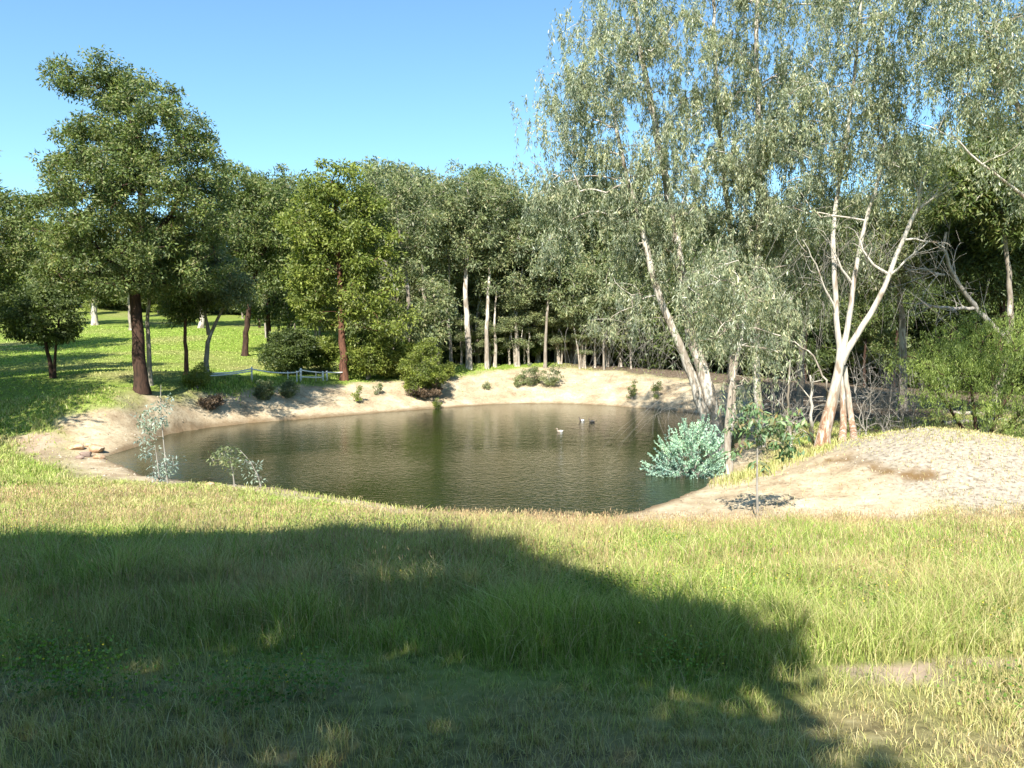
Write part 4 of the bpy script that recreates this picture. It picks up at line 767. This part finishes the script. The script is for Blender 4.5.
# ------------------------------------------------------------------ fence of white tape
M_POST = plain('white_plastic', [(.62,.62,.60),(.78,.78,.76)], 6, .5)
root = empty('tape_fence', foot(302,381), 'low electric fence of sagging white tape on small white posts along the bank top', 'fence'); b0 = np.array(root.location)
def box_prism(c, w_, d_, h_, bev=.15):
    a = w_*.5; b = d_*.5; V = []
    for z, s_ in ((0,1),(h_*.94,1),(h_,.6)): V += [(c[0]-a*s_,c[1]-b*s_,c[2]+z),(c[0]+a*s_,c[1]-b*s_,c[2]+z),(c[0]+a*s_,c[1]+b*s_,c[2]+z),(c[0]-a*s_,c[1]+b*s_,c[2]+z)]
    Q = [(3,2,1,0),(8,9,10,11)]+[(k*4+i, k*4+(i+1) % 4, k*4+4+(i+1) % 4, k*4+4+i) for k in (0,1) for i in range(4)]
    return raw_mesh('post', V, Q)
posts = []
for px, py, top, wd in [(205,381,372,.05),(252,383,368,.09),(288,382,372,.05),(297,383,371,.08),(301,382.5,368.5,.13),(316,381,372,.05),(323,381,371.5,.12),(327,381,371,.12),(343,380.5,371,.05)]:
    g = foot(px, py); h = (py-top)*g[1]/F+.1; wd *= .8; posts.append((g, h)); link('post', box_prism(g-b0-[0,0,.1], wd, wd, h), M_POST, root)
def tape(i, j, fa, fb, sag):
    a, ha = posts[i]; b, hb = posts[j]; t = np.linspace(0,1,9)[:,None]; q = (a+[0,-.07,ha*fa-.1])*(1-t)+(b+[0,-.07,hb*fb-.1])*t; q[:,2] -= sag*np.sin(t[:,0]*np.pi)
    V = np.vstack([q+[0,0,.035], q-[0,0,.035]])-b0; m_ = raw_mesh('tape', V, [(k_, k_+1, k_+10, k_+9) for k_ in range(8)]); o = link('tape', m_, M_POST, root)
    sol = o.modifiers.new('thick', 'SOLIDIFY'); sol.thickness = .006
for i, j in ((0,1),(1,3),(3,4),(4,6),(6,7),(7,8)):
    tape(i, j, .88, .88, .10 if i < 2 else .02)
tape(0, 1, .6, .75, .05); tape(4, 6, .45, .45, .01)
# ------------------------------------------------------------------ stones, stick, ducks
M_STONE = plain('orange_stone', [(.22,.12,.07),(.42,.26,.15),(.52,.40,.28)], 5, .9, .5); M_STONE2 = plain('grey_stone', [(.16,.11,.09),(.30,.22,.17)], 6, .9, .5)
import bmesh
def stone(px, py, r, mat_, lab, seed, sx=1.3):
    rg = np.random.default_rng(seed); bm = bmesh.new(); bmesh.ops.create_icosphere(bm, subdivisions=3, radius=r)
    cuts = rg.normal(size=(9,3)); cuts /= np.linalg.norm(cuts, axis=1)[:,None]
    for v in bm.verts:
        p_ = np.array(v.co); 
        for c_ in cuts:
            dd_ = p_@c_-r*.72
            if dd_ > 0: p_ = p_-c_*dd_*.85
        v.co = p_*np.array([sx,1,.72])
    me = bpy.data.meshes.new('stone'); bm.to_mesh(me); bm.free(); g = foot(px, py)
    o = link('stone', me, mat_, loc=g+[0,0,r*.35], label=lab, cat='stone', group='stones at the left end of the pond'); o.rotation_euler = (0,0,rg.random()*.8-.4)
stone(96, 452, .26, M_STONE, 'flat orange stone, biggest of the heap at the left end of the pond', 1)
stone(76, 450, .22, M_STONE, 'orange stone at the left side of the heap by the pond', 2)
stone(86, 457, .18, M_STONE2, 'dark stone in the middle of the heap by the pond', 3)
stone(99, 459, .15, M_STONE, 'small pale orange stone at the waterline end of the heap', 4)
stone(80, 459, .12, M_STONE2, 'small dark stone at the front of the heap by the pond', 5)
stone(88, 447, .15, M_STONE, 'small orange stone at the back of the heap by the pond', 6)
stone(210, 486, .10, M_STONE, 'single orange-brown stone at the near edge of the pond right of the saplings', 7)
g1, g2 = foot(528, 519.5), foot(552, 525)
dead_wood('stick', 'dark fallen stick on the grass at the near edge of the pond', [([g1+[0,0,.12], (g1+g2)/2+[0,0,.10], g2+[0,0,.08]], .028, .012)], B_DARK, 'stick', seed=180, twigs=2, tl=.3)
def duck(px, py, heading, cols, lab):
    q = wat(px, py); pos = np.array([q[0], q[1], ZW]); tb = Tubes()
    bx = np.array([[-.30,0,.13],[-.24,0,.10],[-.15,0,.07],[0,0,.06],[.12,0,.07],[.19,0,.10],[.215,0,.17],[.215,0,.24],[.235,0,.29],[.27,0,.305],[.305,0,.30],[.325,0,.29],[.36,0,.282],[.385,0,.28]])
    rr = np.array([.008,.05,.10,.125,.11,.075,.045,.036,.048,.050,.038,.022,.018,.010]); tb.add(bx, rr, 12)
    me = tb.mesh('duck'); m_, t_, N_, LK_ = mat('plumage'); tc_ = N_('TexCoord'); sp = N_('SeparateXYZ'); LK_(tc_.outputs['Object'], sp.inputs[0])
    r_ = ramp(N_, [(.0,cols[0]),(.35,cols[1]),(.5,cols[2]),(.9,cols[2]),(.97,(.35,.2,.05))]); mr = N_('MapRange'); LK_(sp.outputs[0], mr.inputs[0]); mr.inputs[1].default_value = -.3; mr.inputs[2].default_value = .39; LK_(mr.outputs[0], r_.inputs[0])
    p_ = N_('BsdfPrincipled'); LK_(r_.outputs[0], p_.inputs['Base Color']); p_.inputs['Roughness'].default_value = .7; o_ = N_('OutputMaterial'); LK_(p_.outputs[0], o_.inputs[0])
    o = link('duck', me, m_, loc=pos-[0,0,.01], label=lab, cat='duck', group='ducks on the pond'); o.rotation_euler = (0,0,heading); o.scale = (.55,.55,.55)
duck(582, 421, 2.6, ((.08,.07,.06),(.75,.72,.68),(.10,.08,.07)), 'dark and white duck farthest back on the pond')
duck(560, 432, 3.4, ((.30,.25,.2),(.8,.78,.74),(.35,.28,.22)), 'pale duck nearest to the viewer on the pond')
duck(592, 422, 2.9, ((.14,.11,.09),(.26,.21,.17),(.16,.13,.1)), 'brownish duck just right of the dark and white duck')
# ------------------------------------------------------------------ tree behind and left of the viewer that shades the meadow
rng = np.random.default_rng(200)
SH = [(-500,548),(0,549),(60,546),(120,549),(200,540),(300,538),(370,541),(430,533),(480,546),(540,560),(590,590),(650,602),(700,612),(755,615),(785,640),(792,680),(815,720),(835,768)]
shp = [tuple(G(a, b)[:2]) for a, b in SH]+[(1.6,.8),(2.2,-8),(-20,-8),(-20,8)]
GAP = [(G(420,585)[:2],.25),(G(425,650)[:2],.12),(G(30,600)[:2],.12),(G(270,640)[:2],.08),(G(445,705)[:2],.06),(G(590,690)[:2],.04),(G(60,660)[:2],.08),(G(20,750)[:2],.05)]
n = 12500; qx = rng.random(n)*23-20; qy = rng.random(n)*24-9; e = (vnoise(qx, qy, .7, 301, 2)-.5)*(.25+.6*sstep(4, 11, qy))
k = sdf(shp, qx, qy)+e < -.22
for (a, b), r_ in GAP: k &= np.hypot(qx-a, (qy-b)*.6) > r_+.12
k &= vnoise(qx, qy, .8, 303, 2) > .10
qx = qx[k]; qy = qy[k]; qz = ground(qx, qy)+.1; hh = 4.3+3.1*sstep(4, 12, qy)+3.2*rng.random(len(qx))
cl = np.stack([qx, qy, qz], 1)+S[None,:]*(hh/S[2])[:,None]
tb0 = np.array([-13.5, 1.0, 0]); tb0[2] = gz(-13.5, 1.0)-.2
m_ = cl.mean(0)
shade = [(np.array([tb0, tb0+[.3,0,3], (tb0+m_)/2+[0,0,1.5], m_+[0,0,.5]]), .45, .10), (np.array([tb0+[.3,0,3], m_+[-2,4,-1]]), .2, .05), (np.array([tb0+[.3,0,3], m_+[-1,-4,-1]]), .2, .05)]
V = foliage(cl-tb0, 'round', 44, .20, .10, .38, .3)
tb = build_wood([(p_-tb0, a, b) for p_, a, b in shade], (cl-tb0)[::12], tip=.012, attach=.3)
root = empty('shade_tree', tb0, 'spreading tree behind the viewer whose shadow covers the near meadow', 'tree'); link('trunk', tb.mesh('trunk'), B_DARK, root); link('crown', leaf_mesh('crown', V), L_DARK, root)
